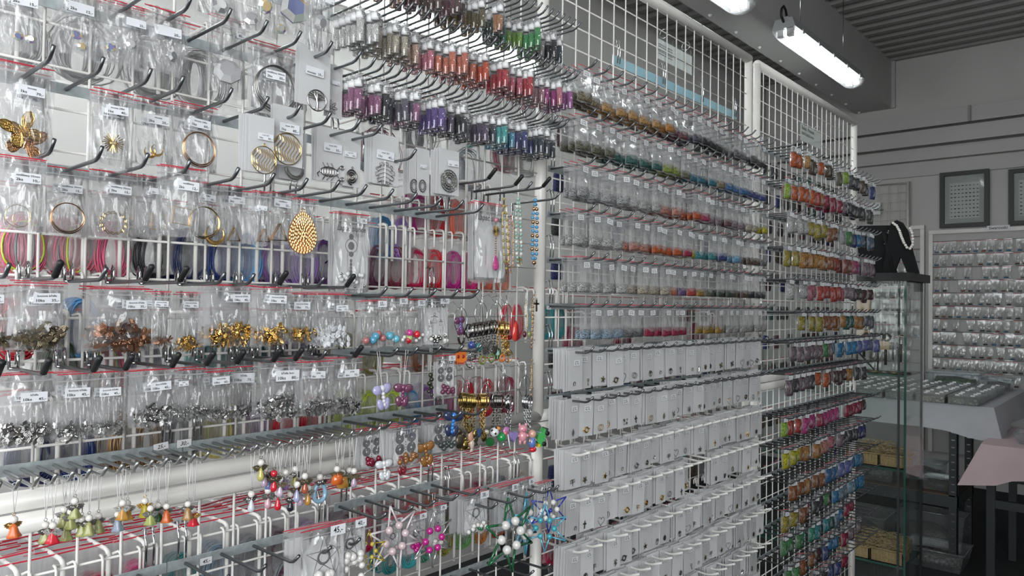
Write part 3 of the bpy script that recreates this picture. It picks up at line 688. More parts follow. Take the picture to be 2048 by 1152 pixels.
card((878,300,917,390),'A1b','white card with an ornate silver disc charm',P_('1ks','120,-'),(896,322,917,333),'ornate',(898,362),32,SILVER,'ornate silver disc charm on a card',3,x=.07)
# rings, frames, triangles
g = zipbag((-8,310,92,460),'A2','clear zip bag priced 10 with thin gold rings',P_('2ks','10,-',u'neděleny 25mm'),(28,347,82,365),2); pendant(g,'ring',42,438,34,GOLD,'small thin gold ring in the bag priced 10',ax=1); pendant(g,'ring',36,432,52,GOLD,'larger thin gold ring in the bag priced 10',ax=1,dx=.001)
g = zipbag((92,333,178,471),'A2','clear zip bag priced 15 with a rose gold ring',P_('2ks','15,-',u'neděleny 35mm'),(121,368,165,387),2); pendant(g,'rings',135,437,68,ROSE,'rose gold ring in the bag priced 15')
g = zipbag((182,340,272,474),'A2','clear zip bag priced 15 with a gold scalloped ring',P_('2ks','15,-',u'neděleny 25mm'),(220,370,263,389),2); pendant(g,'scallop',227,446,56,GOLD,'gold scalloped ring in the bag priced 15')
g = zipbag((274,350,336,470),'A2','clear zip bag with gold rectangle frames, partly covered',P_('2ks','12,-'),(302,374,330,392),3); pendant(g,'rect',318,444,34,GOLD,'gold rectangle frame in the partly covered bag',ax=.9)
g = zipbag((318,331,412,472),'A2','clear zip bag priced 12 with a gold rectangle frame',P_('2ks','12,-',u'neděleny'),(355,362,398,382),1); pendant(g,'rect',364,432,36,GOLD,'gold rectangle frame in the bag priced 12',rot=-.1,ax=1.05)
g = zipbag((378,362,446,487),'A2','clear zip bag priced 35 with a gold ring and crescent',P_('1ks','35,-','24kt'),(400,387,431,404),1); pendant(g,'rings',408,446,62,GOLD,'gold ring beside the crescent in the bag priced 35'); pendant(g,'crescent',430,468,44,GOLD,'gold crescent in the bag priced 35')
g = zipbag((447,370,502,487),'A2','clear zip bag priced 10 with thin gold triangles',P_('2ks','10,-',u'neděleny'),(458,393,490,408),2); pendant(g,'tri',466,470,28,GOLD,'thin gold triangle in the bag priced 10')
g = zipbag((503,380,541,490),'A2','clear zip bag with gold triangles, behind the bag priced 25',P_('5ks','25,-'),(517,408,534,424),2); pendant(g,'tri',526,472,26,ROSE,'rose gold triangle behind the bag priced 25')
g = zipbag((535,383,591,488),'A2','clear zip bag priced 25 with gold triangles',P_('5ks','25,-',u'neděleny'),(549,399,582,415),1); pendant(g,'tri',556,466,34,GOLD,'gold triangle in the bag priced 25')
g = zipbag((588,395,634,513),'A2','clear zip bag priced 25 with a large bronze teardrop',P_('1ks','25,-'),(595,435,622,448),1); pendant(g,'tear',605,466,72,pm('bronze_gold',(.58,.33,.16),.36,metal=1),'large bronze openwork teardrop',dx=.006)
# wings
WP = MB()
for k in range(34):
    u = R.uniform(-.42,.42); WP.add((WB2.v, WB2.f), T((R.uniform(-.12,.12),u,R.uniform(0,.42)*(1-.7*abs(u))))@Euler((R.uniform(-3,3),R.uniform(-.7,.7),R.uniform(-.5,.5))).to_matrix().to_4x4()@S3(.13,.13,.13))
ME_WPILE = WP.mesh('wing_pile', math.radians(40))
def wingbag(bx, row, what, mat, pr, tb, qty='10ks', head=u'kovová křídla', n=3, cnt=10, sz=.017, pinch=False):
    lab = 'clear zip bag priced %s of %s wings' % (pr, what)
    g = zipbag(bx, row, lab, P_(qty, pr+',-', head), tb, n, pinch=pinch)
    for q in [g['o']]+[o for o in bpy.data.objects if o.get('group') == 'rearward bags: '+lab]:
        w_ = ob('wing_pile', ME_WPILE, mat, q, (-.003 if q is g['o'] else 0,0,-g['h']*.955), (0,0,PI if R.random() < .5 else 0), (g['w']*.9*.9,g['w']*.94,g['w']*.9)); w_['kind'] = 'stuff'
    for k in range(cnt):
        u = R.uniform(-.4,.4); t = R.uniform(.04,.46)*(1-.6*abs(u)); s_ = min(sz*R.uniform(.5,.7), g['w']*.18)
        o = ob('wing_charm', ME_WING, mat, None, (g['X']+R.uniform(.003,.008), g['yc']+u*g['w'], g['zt']-g['h']*.97+g['w']*t), (R.uniform(-3,3),R.uniform(-.5,.5),R.uniform(-.4,.4)), s_)
        tag(o, '%s wing charm in the bag priced %s' % (what, pr), 'charm', '%s wings in a bag priced %s' % (what, pr))
    return g
wingbag((-70,566,22,702),'A3','tarnished bronze',BRONZE,'35',(-40,590,8,606),n=1)
wingbag((25,562,136,697),'A3','dark bronze',BRONZE,'35',(66,586,120,607),n=3,cnt=14)
wingbag((176,574,306,702),'A3','antique copper',COPPER,'35',(252,600,294,619),n=3,cnt=16,pinch=True)
wingbag((303,580,342,692),'A3','dark copper',COPPER,'35',(310,599,337,616),n=2,cnt=8)
wingbag((350,582,406,702),'A3','bright gold',GOLD,'55',(367,600,397,618),n=1,cnt=12)
wingbag((420,567,514,692),'A3','polished gold',GOLD,'45',(465,588,500,605),n=4,cnt=16)
wingbag((514,572,582,690),'A3','curved gold',GOLD,'45',(539,591,573,606),n=2,cnt=12)
wingbag((580,585,634,685),'A3','spread gold',GOLD,'75',(588,605,620,618),n=2,cnt=10,sz=.022)
wingbag((634,586,702,692),'A3','clear plastic',pm('clear_acrylic',(.8,.82,.85),.1,spec=.9),'15',(672,609,696,624),n=3,cnt=12,head=u'plast. křídla')
SB = pm('bright_silver', (.62,.61,.60), .25, metal=1, var=.4, scale=500)
for bx, pr, tb, q, n, c, hd, what in (((-8,744,107,890),'45',(42,786,95,802),'10ks',2,12,u'křídla','tiny pale silver'),((112,744,190,882),'45',(130,777,180,793),'10ks',2,10,u'kovová křídla','netted silver'),((186,740,252,872),'45',(200,775,242,792),'10ks',2,8,u'kovová křídla','dark grey silver'),
    ((270,735,360,852),'45',(301,764,342,780),'10ks',3,12,u'kov.křídla','curled silver'),((356,735,412,842),'75',(358,759,377,775),'10ks',2,6,u'křídla','spiky silver'),((410,740,468,842),'60',(425,754,459,768),'10ks',2,8,u'kov.křídla','fine grey silver'),((464,730,512,834),'75',(466,748,509,763),'10ks',1,6,u'křídla','narrow silver'),
    ((520,720,606,838),'80',(553,744,598,758),'10ks',2,14,u'křídla kov.','openwork silver'),((606,720,668,832),'75',(621,743,650,756),'6ks',2,8,u'křídla','long silver'),((664,712,724,828),'75',(689,740,718,753),'6ks',2,8,u'křídla','smooth bright silver')):
    wingbag(bx,'A4',what,SB,pr,tb,q,hd,n,c,.018 if q == '10ks' else .026)
# ------------------------------------------------------------------ glitter vials
VR = .0064
ME_VT = mk('tube', lathe([(VR,-.0135),(VR,-.0575),(VR*.94,-.0582),(VR*.94,-.0592),(VR*.7,-.0595)],14))
ME_VC = mk('cap', lathe([(VR*1.02,-.0160),(VR*1.05,-.0158),(VR*1.05,-.0085),(VR*.8,-.0068),(0,-.0066)],14), tube([(0,0,-.0075),(0,-.0012,-.002),(0,-.0005,.0018),(0,.0022,.0030),(0,.0040,.0010),(0,.0040,-.0012)],.0009,5))
ME_VF = [mk('beads', lathe([(VR*.9,-.057),(VR*.9,z-.0006),(VR*.6,z+.0006),(0,z)],14)) for z in (-.0245,-.0275,-.031)]
ME_VL = mk('label', lathe([(VR*1.07,-.0235),(VR*1.07,-.0145)],14))
b = MB(); b.add(textmesh('5gr',.0042,'CENTER')); ME_VP = b.mesh('print', False)
b = MB()
for k in range(3): b.add(box(-.00005,.00005,-.0035,.0035,-.0007+.0018*k,.0001+.0018*k))
ME_VQ = b.mesh('print', False)
CAPM = film('translucent_cap', .28, 1.08, bump=0, rough=.25)
VC = dict(white=(.95,.94,.92), champagne=(.62,.56,.46), peach=(.80,.52,.42), pink=(.80,.25,.34), coral=(.85,.24,.16), dkred=(.42,.07,.08), orangered=(.80,.11,.04), red=(.62,.06,.08), hotred=(.85,.03,.09), rose=(.66,.14,.20), mauve=(.50,.28,.33), magenta=(.48,.06,.28), orchid=(.45,.12,.42),
  purple=(.40,.15,.30), black=(.02,.02,.03), plum=(.14,.10,.18), violet=(.19,.12,.42), slate=(.16,.15,.20), teal=(.10,.50,.50), sky=(.10,.40,.62), navy=(.05,.07,.25), ink=(.03,.05,.08),
  tan=(.48,.27,.10), amber=(.40,.16,.05), wine=(.17,.06,.09), brown=(.12,.07,.06), olive=(.16,.13,.06), gold=(.30,.20,.07), copper=(.55,.27,.14), dkgreen=(.03,.06,.05), emerald=(.04,.28,.18), lime=(.20,.40,.06), green=(.08,.42,.14), grey=(.38,.38,.38))
CNAME = dict(white='white', champagne='champagne silver', peach='peach', pink='pink', coral='coral', dkred='dark red', orangered='orange red', red='red', hotred='bright red', rose='rose red', mauve='dusty mauve', magenta='magenta', orchid='orchid purple', purple='purple pink', black='black', plum='dark plum', violet='violet', slate='slate', teal='turquoise', sky='sky blue', navy='navy', ink='dark teal', tan='tan', amber='amber brown', wine='wine brown', brown='dark brown', olive='olive black', gold='black gold', copper='copper', dkgreen='black green', emerald='emerald', lime='lime green', green='grass green', grey='grey')
def vial(x, y, z, c, row, front):
    t = ob('glitter_vial', None, loc=(x,y,z), rot=(R.uniform(-.05,.05),R.uniform(-.05,.05),R.uniform(-.5,.3)))
    tag(t, '%s glitter vial hanging on the %s vial rail' % (CNAME[c], row), 'vial', '%s vials on the %s vial rail' % (CNAME[c], row))
    ob('tube', ME_VT, CLEAR, t); ob('cap', ME_VC, CAPM, t); ob('beads', R.choice(ME_VF), beadmat('glitter_'+c, tuple(min(1,k*1.15+.015) for k in VC[c]), 1100, .3, .22, .1, .8, .5), t)
    l = ob('label', ME_VL, PAPER, t)
    if front:
        ob('print', ME_VP, INK, l, (VR*1.09,.0012,-.0225)); ob('print', ME_VQ, INK, l, (VR*1.09,0,-.0185))
V0 = ['white']*3+['champagne']*3+['peach']*2+['pink']*2+['coral']*3+['dkred']+['coral','orangered','orangered','dkred','red','hotred','rose','rose','red','mauve','mauve','mauve','pink','magenta','magenta','orchid']
V1 = ['purple']*3+['black','ink','slate','purple','plum','plum','violet','violet','plum','black','slate','slate','black','plum','ink','teal','sky','sky','navy','navy','navy','ink','ink','ink','ink']
V2 = ['tan','tan','amber','tan','amber','wine','wine','brown','wine','wine','brown','gold','black','olive','gold','copper','dkgreen','dkgreen','emerald','lime','lime','green','green','green','grey','black','black','ink']
for z, cols, nm, y0 in ((1.943,V2,'topmost',.70),(1.845,V0,'white to magenta',.665),(1.743,V1,'purple to dark blue',.665)):
    n = len(cols); ys = [y0+.0172*i for i in range(n)]
    addrail('V'+nm, z, .63, y0+.0172*n+.01, ys, 'densely pegged rail of the %s glitter vials' % nm, thin=True)
    for i, (c, y) in enumerate(zip(cols, ys)):
        k = R.choice((3,4,4,5)) if c != 'white' else 5
        if nm == 'topmost': k = R.choice((2,3,4))
        xs_ = [.028+.0142*j+R.uniform(0,.002) for j in range(6)]; xs_ = xs_[:k] if R.random() < .5 else xs_[6-k:] if i % 3 == 0 else xs_[1:k+1]
        for j, x in enumerate(xs_): vial(x, y+R.uniform(-.001,.001), z+.0005, c if R.random() < .85 else R.choice(cols[max(0,i-1):i+2]), nm, j == len(xs_)-1)

# ------------------------------------------------------------------ small bead bags on the middle and far grids
BC = dict(bronze=(.30,.24,.15), amber=(.72,.40,.14), orangeamber=(.75,.30,.06), plum=(.22,.08,.10), inkgrey=(.10,.10,.15), black=(.015,.015,.02), grey=(.12,.12,.13), smoke=(.20,.20,.21), olive=(.19,.19,.13), tealgreen=(.04,.17,.15), lime=(.33,.42,.07), tealblue=(.03,.20,.29), blue=(.06,.20,.46), royal=(.06,.09,.32), white=(.76,.75,.73), salmon=(.75,.30,.24), orange=(.84,.14,.03), magenta=(.50,.05,.14), mauve=(.34,.24,.30), cream=(.66,.58,.45), yellow=(.82,.68,.02), crimson=(.45,.02,.08), teal=(.05,.34,.38), navy=(.03,.05,.24), sky=(.20,.48,.75), brown=(.14,.09,.06), clear=(.55,.56,.58), coral=(.78,.24,.14), purple=(.22,.12,.30), gold=(.52,.31,.05), dkgreen=(.05,.08,.05), iceblue=(.42,.56,.72), silver=(.50,.49,.47), red=(.62,.07,.05), hotpink=(.75,.08,.34), pink=(.62,.18,.25), copper=(.38,.15,.06), charcoal=(.06,.06,.07), green=(.10,.34,.12), limeneon=(.42,.66,.06), steel=(.12,.20,.32), periwinkle=(.16,.20,.56), azure=(.03,.28,.58), mixed=(.24,.17,.20), maroon=(.10,.03,.04), rust=(.42,.13,.03), orangegold=(.60,.28,.06), mintgreen=(.05,.40,.26), paleblue=(.26,.42,.56), slate=(.16,.18,.21), yellowgold=(.50,.40,.05), redbrown=(.36,.09,.07))
BN = dict(orangeamber='orange amber', inkgrey='ink grey', tealgreen='teal green', tealblue='teal blue', dkgreen='dark green', iceblue='ice blue', hotpink='hot pink', limeneon='neon lime', orangegold='orange gold', mintgreen='mint green', paleblue='pale blue', yellowgold='yellow gold', redbrown='red brown', royal='royal blue', mixed='mixed colour', clear='clear glass', smoke='smoky grey')
def pillow(w, h, t, seed, top=.25):
    rr = random.Random(seed); v = []; f = []; n, m = 10, 6
    for j in range(m+1):
        tt = j/m
        for i in range(n):
            a = 2*PI*i/n; sx = abs(math.cos(a))**.7*math.copysign(1,math.cos(a)); sy = abs(math.sin(a))**.55*math.copysign(1,math.sin(a))
            e = (math.sin(PI*min(1,max(.04,tt*.86+.08)))**.45)
            v.append((sx*t*.5*e*(1+rr.uniform(-.15,.15)), sy*w*.5*(1-.04*tt)*(1+rr.uniform(-.04,.04)), h*tt+(rr.uniform(-1,1)*h*top*.5*tt)))
    for j in range(m):
        for i in range(n): f.append((j*n+i,j*n+(i+1)%n,(j+1)*n+(i+1)%n,(j+1)*n+i))
    f.append(tuple(range(n-1,-1,-1))); f.append(tuple(range(m*n,(m+1)*n)))
    return mk('beads', (v,f))
BW, BH = .047, .077
ME_BP = [pillow(BW*.88,.019,.011,s) for s in range(5)]; ME_BPT = [pillow(BW*.74,.046,.017,30+s,.12) for s in range(4)]
def scaled(me, s, nm):
    m = me.copy(); m.transform(S3(*s)); m.name = nm; return m
ME_SB = [scaled(q,(.015,BW,BH),'zip_bag') for q in ME_BAGS]; ME_SC = [scaled(q,(.019,BW*.9,.070),'zip_bag') for q in ME_BAGS]
ME_SR = mk('red_zip_edge', box(-.0006,.0006,-BW*.49,BW*.49,-.0022,-.0010), smooth=False); ME_SZ = mk('zip_ridge', box(-.0004,.0008,-BW*.49,BW*.49,-.0105,-.0092), smooth=False)
ME_SL = mk('label', box(-.0001,.0001,-.0102,.0102,-.0056,.0056), smooth=False)
b = MB(); b.add(textmesh('1ks',.0046), T((0,-.0078,-.0033))); b.add(textmesh('45,-',.0046,'RIGHT'), T((0,.0080,-.0033))); b.add(textmesh('mod 201',.0034,'CENTER'), T((0,-.001,.0012)))
ME_SP = b.mesh('print', False)
FS2 = pm('matte_label', (.80,.81,.83), .5)
def smallbag(x, y, z, col, label, group, front=True, tall=False, red=True, rz=0, plain=False):
    t = ob('seed_bead_sachet' if tall else 'bead_bag', R.choice(ME_SC if tall else ME_SB), FILMS, None, (x,y,z+.007), (R.uniform(-.04,.04),0,rz+R.uniform(-.12,.12)))
    tag(t, label, 'sachet' if tall else 'bead bag', group)
    if tall: k_ = R.uniform(.8,1.08); t.scale = (R.uniform(.8,1.2),k_,R.uniform(.86,1.08)); t.rotation_euler.x += R.uniform(-.06,.06)
    h = .070 if tall else BH
    if col: 
        c_ = ob('beads', R.choice(ME_BPT if tall else ME_BP), beadmat('bead_'+col, BC[col], 380, .75, .3, 0, 0, .8), t, (.0005,0,-h*.965)); c_['kind'] = 'stuff'
    if red: ob('red_zip_edge', ME_SR, REDT, t)
    ob('zip_ridge', ME_SZ, ZIPM, t, (.0008,0,0))
    if front:
        l = ob('label', ME_SL, FS2, t, (.0068 if not tall else .0080,R.uniform(-.004,.006),-.019 if not tall else -.0125),(R.uniform(-.12,.12),0,0)); ob('print', ME_SP, INK, l, (.0004,0,0))
    return t
def seq(s):
    o = []
    for q in s.split():
        n, c = (int(q.split('*')[1]), q.split('*')[0]) if '*' in q else (1, q); o += [c]*n
    return o
Brows = [(1.883,'bronze*2 amber*5 orangeamber*1 plum*2 inkgrey*1 black*3 grey*1 smoke*2 grey*2 black*2','smoky and amber'),
 (1.784,'olive*3 tealgreen*4 lime*2 olive*1 tealblue*3 bronze*1 blue*3 royal*4','green to royal blue'),
 (1.686,'clear*4 white*3 salmon*2 orange*2 magenta*1 mauve*2 plum*1 mauve*2 cream*2 yellow*2','white to yellow'),
 (1.589,'white*4 salmon*2 orange*3 crimson*1 yellow*1 teal*2 navy*2 sky*1 mauve*1 brown*2 smoke*2','white to teal'),
 (1.492,'white*4 cream*4 coral*1 purple*1 red*1 gold*1 olive*1 dkgreen*2 brown*2 charcoal*4','white and cream'),
 (1.394,'- iceblue*3 smoke*2 crimson*4 - - gold*2 silver*6 - -','ice blue and crimson')]
OR = ['topmost','second','third','fourth','fifth','sixth']
for r_, (z, cs, nm) in enumerate(Brows):
    cols = seq(cs); ys = [1.2215+.0483*i for i in range(20)]
    addrail('B%d' % r_, z, 1.213, 2.215, ys, '%s bead rail of the middle grid, holding %s bags' % (OR[r_], nm))
    for i, y in enumerate(ys):
        c = cols[i] if i < len(cols) else '-'
        if c == '-': continue
        lab = 'small zip bag of %s beads on the %s rail of the middle grid' % (BN.get(c,c), OR[r_]); gr = '%s bags, %s rail, middle grid' % (c, OR[r_])
        x = R.uniform(.078,.098); nb = 3 if i < 11 else 2
        for k in range(nb):
            smallbag(x-.019*k, y+R.uniform(-.004,.004), z, c, lab if k == 0 else lab.replace('small zip bag','rearward small bag'), gr if k == 0 else gr+', rearward', k == 0)
Crows = [(1.910,'- orange*2 amber brown*2 orange brown grey - olive limeneon grey charcoal*2 brown charcoal*2 - royal*1','orange and dark'),
 (1.803,'limeneon orange*4 red orangegold crimson*4 mauve charcoal*4 grey*3','neon orange'),
 (1.697,'white*4 yellowgold*4 copper*2 clear*2 green grey navy azure steel*2 - steel','white and yellow gold'),
 (1.592,'yellowgold*2 orangegold*5 rust*2 red*2 redbrown*2 pink hotpink*2 mauve*3 maroon','gold to red'),
 (1.487,'- white - clear pink*2 red*5 pink mauve*2 charcoal*2 maroon*3 -','rose red'),
 (1.382,'- - - yellowgold*4 copper*2 rust orangegold*2 tealgreen*2 orangegold*2 slate*3 steel*2','yellow gold and copper'),
 (1.286,'- mixed*6 green mixed azure*6 periwinkle*5 -','multicoloured and blue'),
 (1.186,'mixed charcoal mixed*2 - charcoal orange*2 redbrown maroon*3 orangegold*2 charcoal*3 - - -','red and maroon'),
 (1.050,'limeneon red*2 hotpink*3 magenta hotpink*4 - crimson*4 maroon*2 - -','hot pink'),
 (.953,'yellow*3 orangegold*3 salmon*2 - pink mauve charcoal*4 navy*3 -','lemon yellow'),
 (.847,'- rust*2 orangegold*2 copper*2 - blue*3 periwinkle*3 azure*2 steel - -','rust and blue'),
 (.760,'yellowgold*2 copper*2 redbrown charcoal*3 green azure paleblue*4 azure*3 - -','olive and pale blue'),
 (.680,'green*3 mintgreen*2 teal*3 tealgreen paleblue azure*2 - crimson*2 - - - -','green'),
 (.590,'green*2 rust*2 - copper maroon royal*2 azure*2 crimson*2 mixed*3 - - - -','brown and royal blue'),
 (.500,'rust*2 copper*2 mixed*3 charcoal*2 royal*2 crimson*2 - - - - - - -','rust, lowest')]
NR = ['first','second','third','fourth','fifth','sixth','seventh','eighth','ninth','tenth','eleventh','twelfth','thirteenth','fourteenth','fifteenth']
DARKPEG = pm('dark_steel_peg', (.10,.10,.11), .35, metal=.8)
for r_, (z, cs, nm) in enumerate(Crows):
    cols = seq(cs); ys = [2.315+.0478*i for i in range(20)]
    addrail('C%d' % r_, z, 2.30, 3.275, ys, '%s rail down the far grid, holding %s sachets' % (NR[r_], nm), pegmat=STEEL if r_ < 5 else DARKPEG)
    for i, y in enumerate(ys):
        c = cols[i] if i < len(cols) else '-'
        if c == '-': continue
        lab = 'seed bead sachet, %s, on the %s rail of the far grid' % (BN.get(c,c), NR[r_]); gr = '%s sachets, %s rail, far grid' % (c, NR[r_])
        x = R.uniform(.085,.105)
        for k in range(2 if (r_ in (1,3) and i % 2) else 1): smallbag(x-.024*k, y+R.uniform(-.006,.006), z, c, lab, gr, k == 0, True, R.random() < .4, rz=-.25)

# ------------------------------------------------------------------ white charm cards on the lower middle grid
CW, CH = .046, .082
ME_CC = mk('charm_card', box(-.0005,.0005,-CW/2,CW/2,-CH,0), smooth=False); ME_CSV = scaled(bagmesh(6,8,91,both=False,bulge=.4,crump=1.0),(.005,CW*1.03,CH*1.02),'sleeve')
ME_CST = MB()
KINDS = [('coin',.013),('tree',.014),('owl',.014),('clasp',.018),('cross',.015),('star5',.014),('leaf',.016),('ring2',.020),('lizard',.018),('starfish',.015),('key',.015),('horseshoe',.011),('dragonfly',.016),('heart',.022),('oval',.014),('butterfly',.016)]
CMAT = [('silver',SILVER),('dark pewter',DKMETAL),('bronze',BRONZE),('gold',GOLD)]
stack = MB()
for r_, z in enumerate((1.300,1.200,1.094,1.002,.898,.800,.700,.600)):
    ys = [1.2215+.0483*i for i in range(20)]; white = r_ >= 2
    if white:
        for y in ys:
            t = ob('wire_hook', None, loc=(.004,y,z)); tag(t, 'white coated hook of the %s card row' % NR[r_], 'hook', 'white hooks, %s card row' % NR[r_])
            ob('peg', ME_PEGW, WIRE, t); ob('clip', ME_HCLIP, WIRE, t, (.002,0,0))
    else: addrail('BC%d' % r_, z, 1.213, 2.215, ys, '%s rail of white charm cards on the middle grid' % NR[r_])
    for i, y in enumerate(ys):
        if R.random() < .06 and i > 6: continue
        x = R.uniform(.066,.088); kd, sz = R.choice(KINDS); mn, mt = R.choice(CMAT if r_ in (1,2,3) else CMAT[:3])
        zc = z+.006+R.uniform(-.002,.004); a = R.uniform(-.05,.05); rz = R.uniform(-.14,.05)
        t = ob('charm_card', ME_CC, CARDM, None, (x,y,zc), (a,0,rz)); lab = 'white charm card with a %s %s, %s card row' % (mn, kd.replace('ring2','double ring').replace('star5','star').replace('coin','coin disc'), NR[r_])
        tag(t, lab, 'charm card', 'cards with %s %s, %s row' % (mn, kd, NR[r_]))
        if i % 2 == 0 or r_ < 3: ob('sleeve', ME_CSV, SLEEVE, t, (.0008,0,.001))
        l = ob('label', ME_SL, FS2, t, (.0028,R.uniform(-.004,.006),-.024+R.uniform(-.004,.004)), (R.uniform(-.1,.1),0,0)); ob('print', ME_SP, INK, l, (.0004,0,0))
        ob('charm', pend(kd), mt, t, (.0028,R.uniform(-.010,.010),-CH+.013), (R.uniform(-.3,.3),0,0), sz)
        for k in range(R.choice((3,4,5,6))):
            xx = x-.0058*(k+1)-R.uniform(0,.002); dy = -.0016*(k+1)*R.uniform(.2,1.2); M = T((xx,y+dy,zc+R.uniform(-.003,.004)))@RZ(rz+R.uniform(-.06,.06))@RX(a+R.uniform(-.03,.03))
            if k == 0 and (i % 3 == 0): 
                q = ob('charm_card', ME_CC, CARDM, None, M.translation, M.to_euler()); tag(q, 'plain white card right behind the front card, %s card row' % NR[r_], 'charm card', 'second cards, %s row' % NR[r_])
            else: stack.add(box(-.0005,.0005,-CW/2,CW/2,-CH,0), M)
o = ob('card_stack', stack.mesh('card_stack', False), CARDM); tag(o, 'rows of white cards packed behind the front charm cards', 'cards', kind='stuff')

# ------------------------------------------------------------------ bags hanging on the rear face of the middle and far grids
for nm, ya, yb, rows in (('middle',1.33,2.2,11),('far',2.33,3.26,11)):
    for r_ in range(rows):
        z = 1.925-.101*r_ if r_ < 8 else 1.05-.1*(r_-8); y = ya
        while y < yb:
            c = R.choice(['maroon','charcoal','plum','navy','brown','smoke','charcoal','grey','tealgreen'])
            o = ob('rear_bag', R.choice(ME_SC), FILMS, None, (-.045-R.uniform(0,.02),y,z), (0,0,PI+R.uniform(-.15,.15))); tag(o, 'bag of %s beads behind the %s grid, level with its %s rail' % (BN.get(c,c), nm, NR[r_]), 'bead bag', '%s bags behind the %s grid, %s level' % (c, nm, NR[r_]))
            k = ob('beads', R.choice(ME_BPT), beadmat('bead_'+c, BC[c], 380, .75, .3, 0, 0, .8), o, (0,0,-.066)); k['kind'] = 'stuff'
            if r_ > 4: ob('red_zip_edge', ME_SR, REDT, o)
            y += R.choice((.05,.055,.06,.09)) if nm == 'middle' else R.choice((.06,.07,.12))
# ------------------------------------------------------------------ cord hanks on the rear face of the grid
def hankmesh(seed, ns=24, w=.046, h=.076, r=.0012):
    rr = random.Random(seed); b = MB()
    for k in range(ns):
        ww = w*.5*rr.uniform(.4,1); hh = h*.5*rr.uniform(.72,1); dx = rr.uniform(-.005,.005); dy = rr.uniform(-.003,.003); P = []
        for i in range(20):
            a = 2*PI*i/20; P.append((dx+.002*math.sin(2*a+k), dy+ww*math.copysign(abs(math.cos(a))**.8,math.cos(a))*(1-.12*math.sin(a)), hh*math.sin(a)))
        b.add(tube(P, r, 4, True))
    return b.mesh('cord_hank')
ME_HK = [hankmesh(s) for s in range(4)]; ME_COIL = [hankmesh(10+s, 12, .085, .085, .0007) for s in range(2)]
CC = dict(pink=(.80,.12,.26), pinkmix=(.72,.16,.24), black=(.012,.012,.016), navy=(.02,.03,.10), dkblue=(.03,.06,.24), blue=(.04,.20,.42), ltblue=(.12,.36,.70), violetdk=(.20,.10,.30), violet=(.34,.20,.55), dkpurple=(.10,.03,.16), magenta=(.50,.02,.24), red=(.62,.02,.04), coral=(.80,.16,.10), crimson=(.50,.01,.07), plum=(.12,.04,.08), maroon=(.20,.03,.05), hotpink=(.78,.03,.24), salmon=(.75,.30,.22), dkgreen=(.05,.09,.04), lilac=(.48,.34,.55), lilacgrey=(.34,.32,.40), teal=(.04,.24,.24), dkteal=(.02,.09,.10), olive=(.28,.26,.06), brown=(.22,.09,.05), tan=(.48,.34,.20), bronze=(.50,.30,.14), grey=(.22,.23,.25), yellow=(.66,.60,.22), lime=(.52,.66,.05), purple=(.22,.06,.30), bluegrey=(.22,.32,.42), rust=(.42,.12,.05), burgundy=(.30,.03,.07), cream=(.62,.52,.42), turq=(.06,.42,.46), mint=(.16,.42,.32), green=(.18,.44,.14), orange=(.62,.24,.05), silver=(.48,.48,.49), greyblue=(.30,.36,.42))
CN = dict(pinkmix='pink and grey', dkblue='deep blue', ltblue='light blue', violetdk='dusky violet', dkpurple='dark purple', hotpink='hot pink', dkgreen='dark green', lilacgrey='lilac grey', dkteal='dark teal', bluegrey='blue grey', turq='turquoise', greyblue='grey blue')
def cordmat(c): return pm('cord_'+c, CC[c], .35, metal=.6 if c in ('silver','bronze') else 0, coat=.3)
ME_CB = [scaled(q,(.012,.062,.105),'cord_bag') for q in ME_BAGS[:4]]; ME_CR = mk('red_zip_edge', box(-.0006,.0006,-.0305,.0305,-.003,-.0012), smooth=False)
b = MB()
b.add(tube([(-.0065,0,-.105),(-.0065,0,.0),(-.009,0,.006),(-.016,0,.008),(-.16,0,.004),(-.172,0,.012)],.0029,7))
for s in (-1,1): b.add(tube([(.0045,s*.0105,-.026),(.0045,s*.0105,.001),(.002,s*.0105,.005),(-.005,s*.0105,.005),(-.0065,s*.004,.003)],.0018,6))
ME_BH = b.mesh('rear_hook')
CORDMULTI = [cordmat(c) for c in ('pink','pinkmix','green')]
def near_wire(z): k = round((z-1.4237)/.05); return 1.4237+.05*k
hooks_done = {}
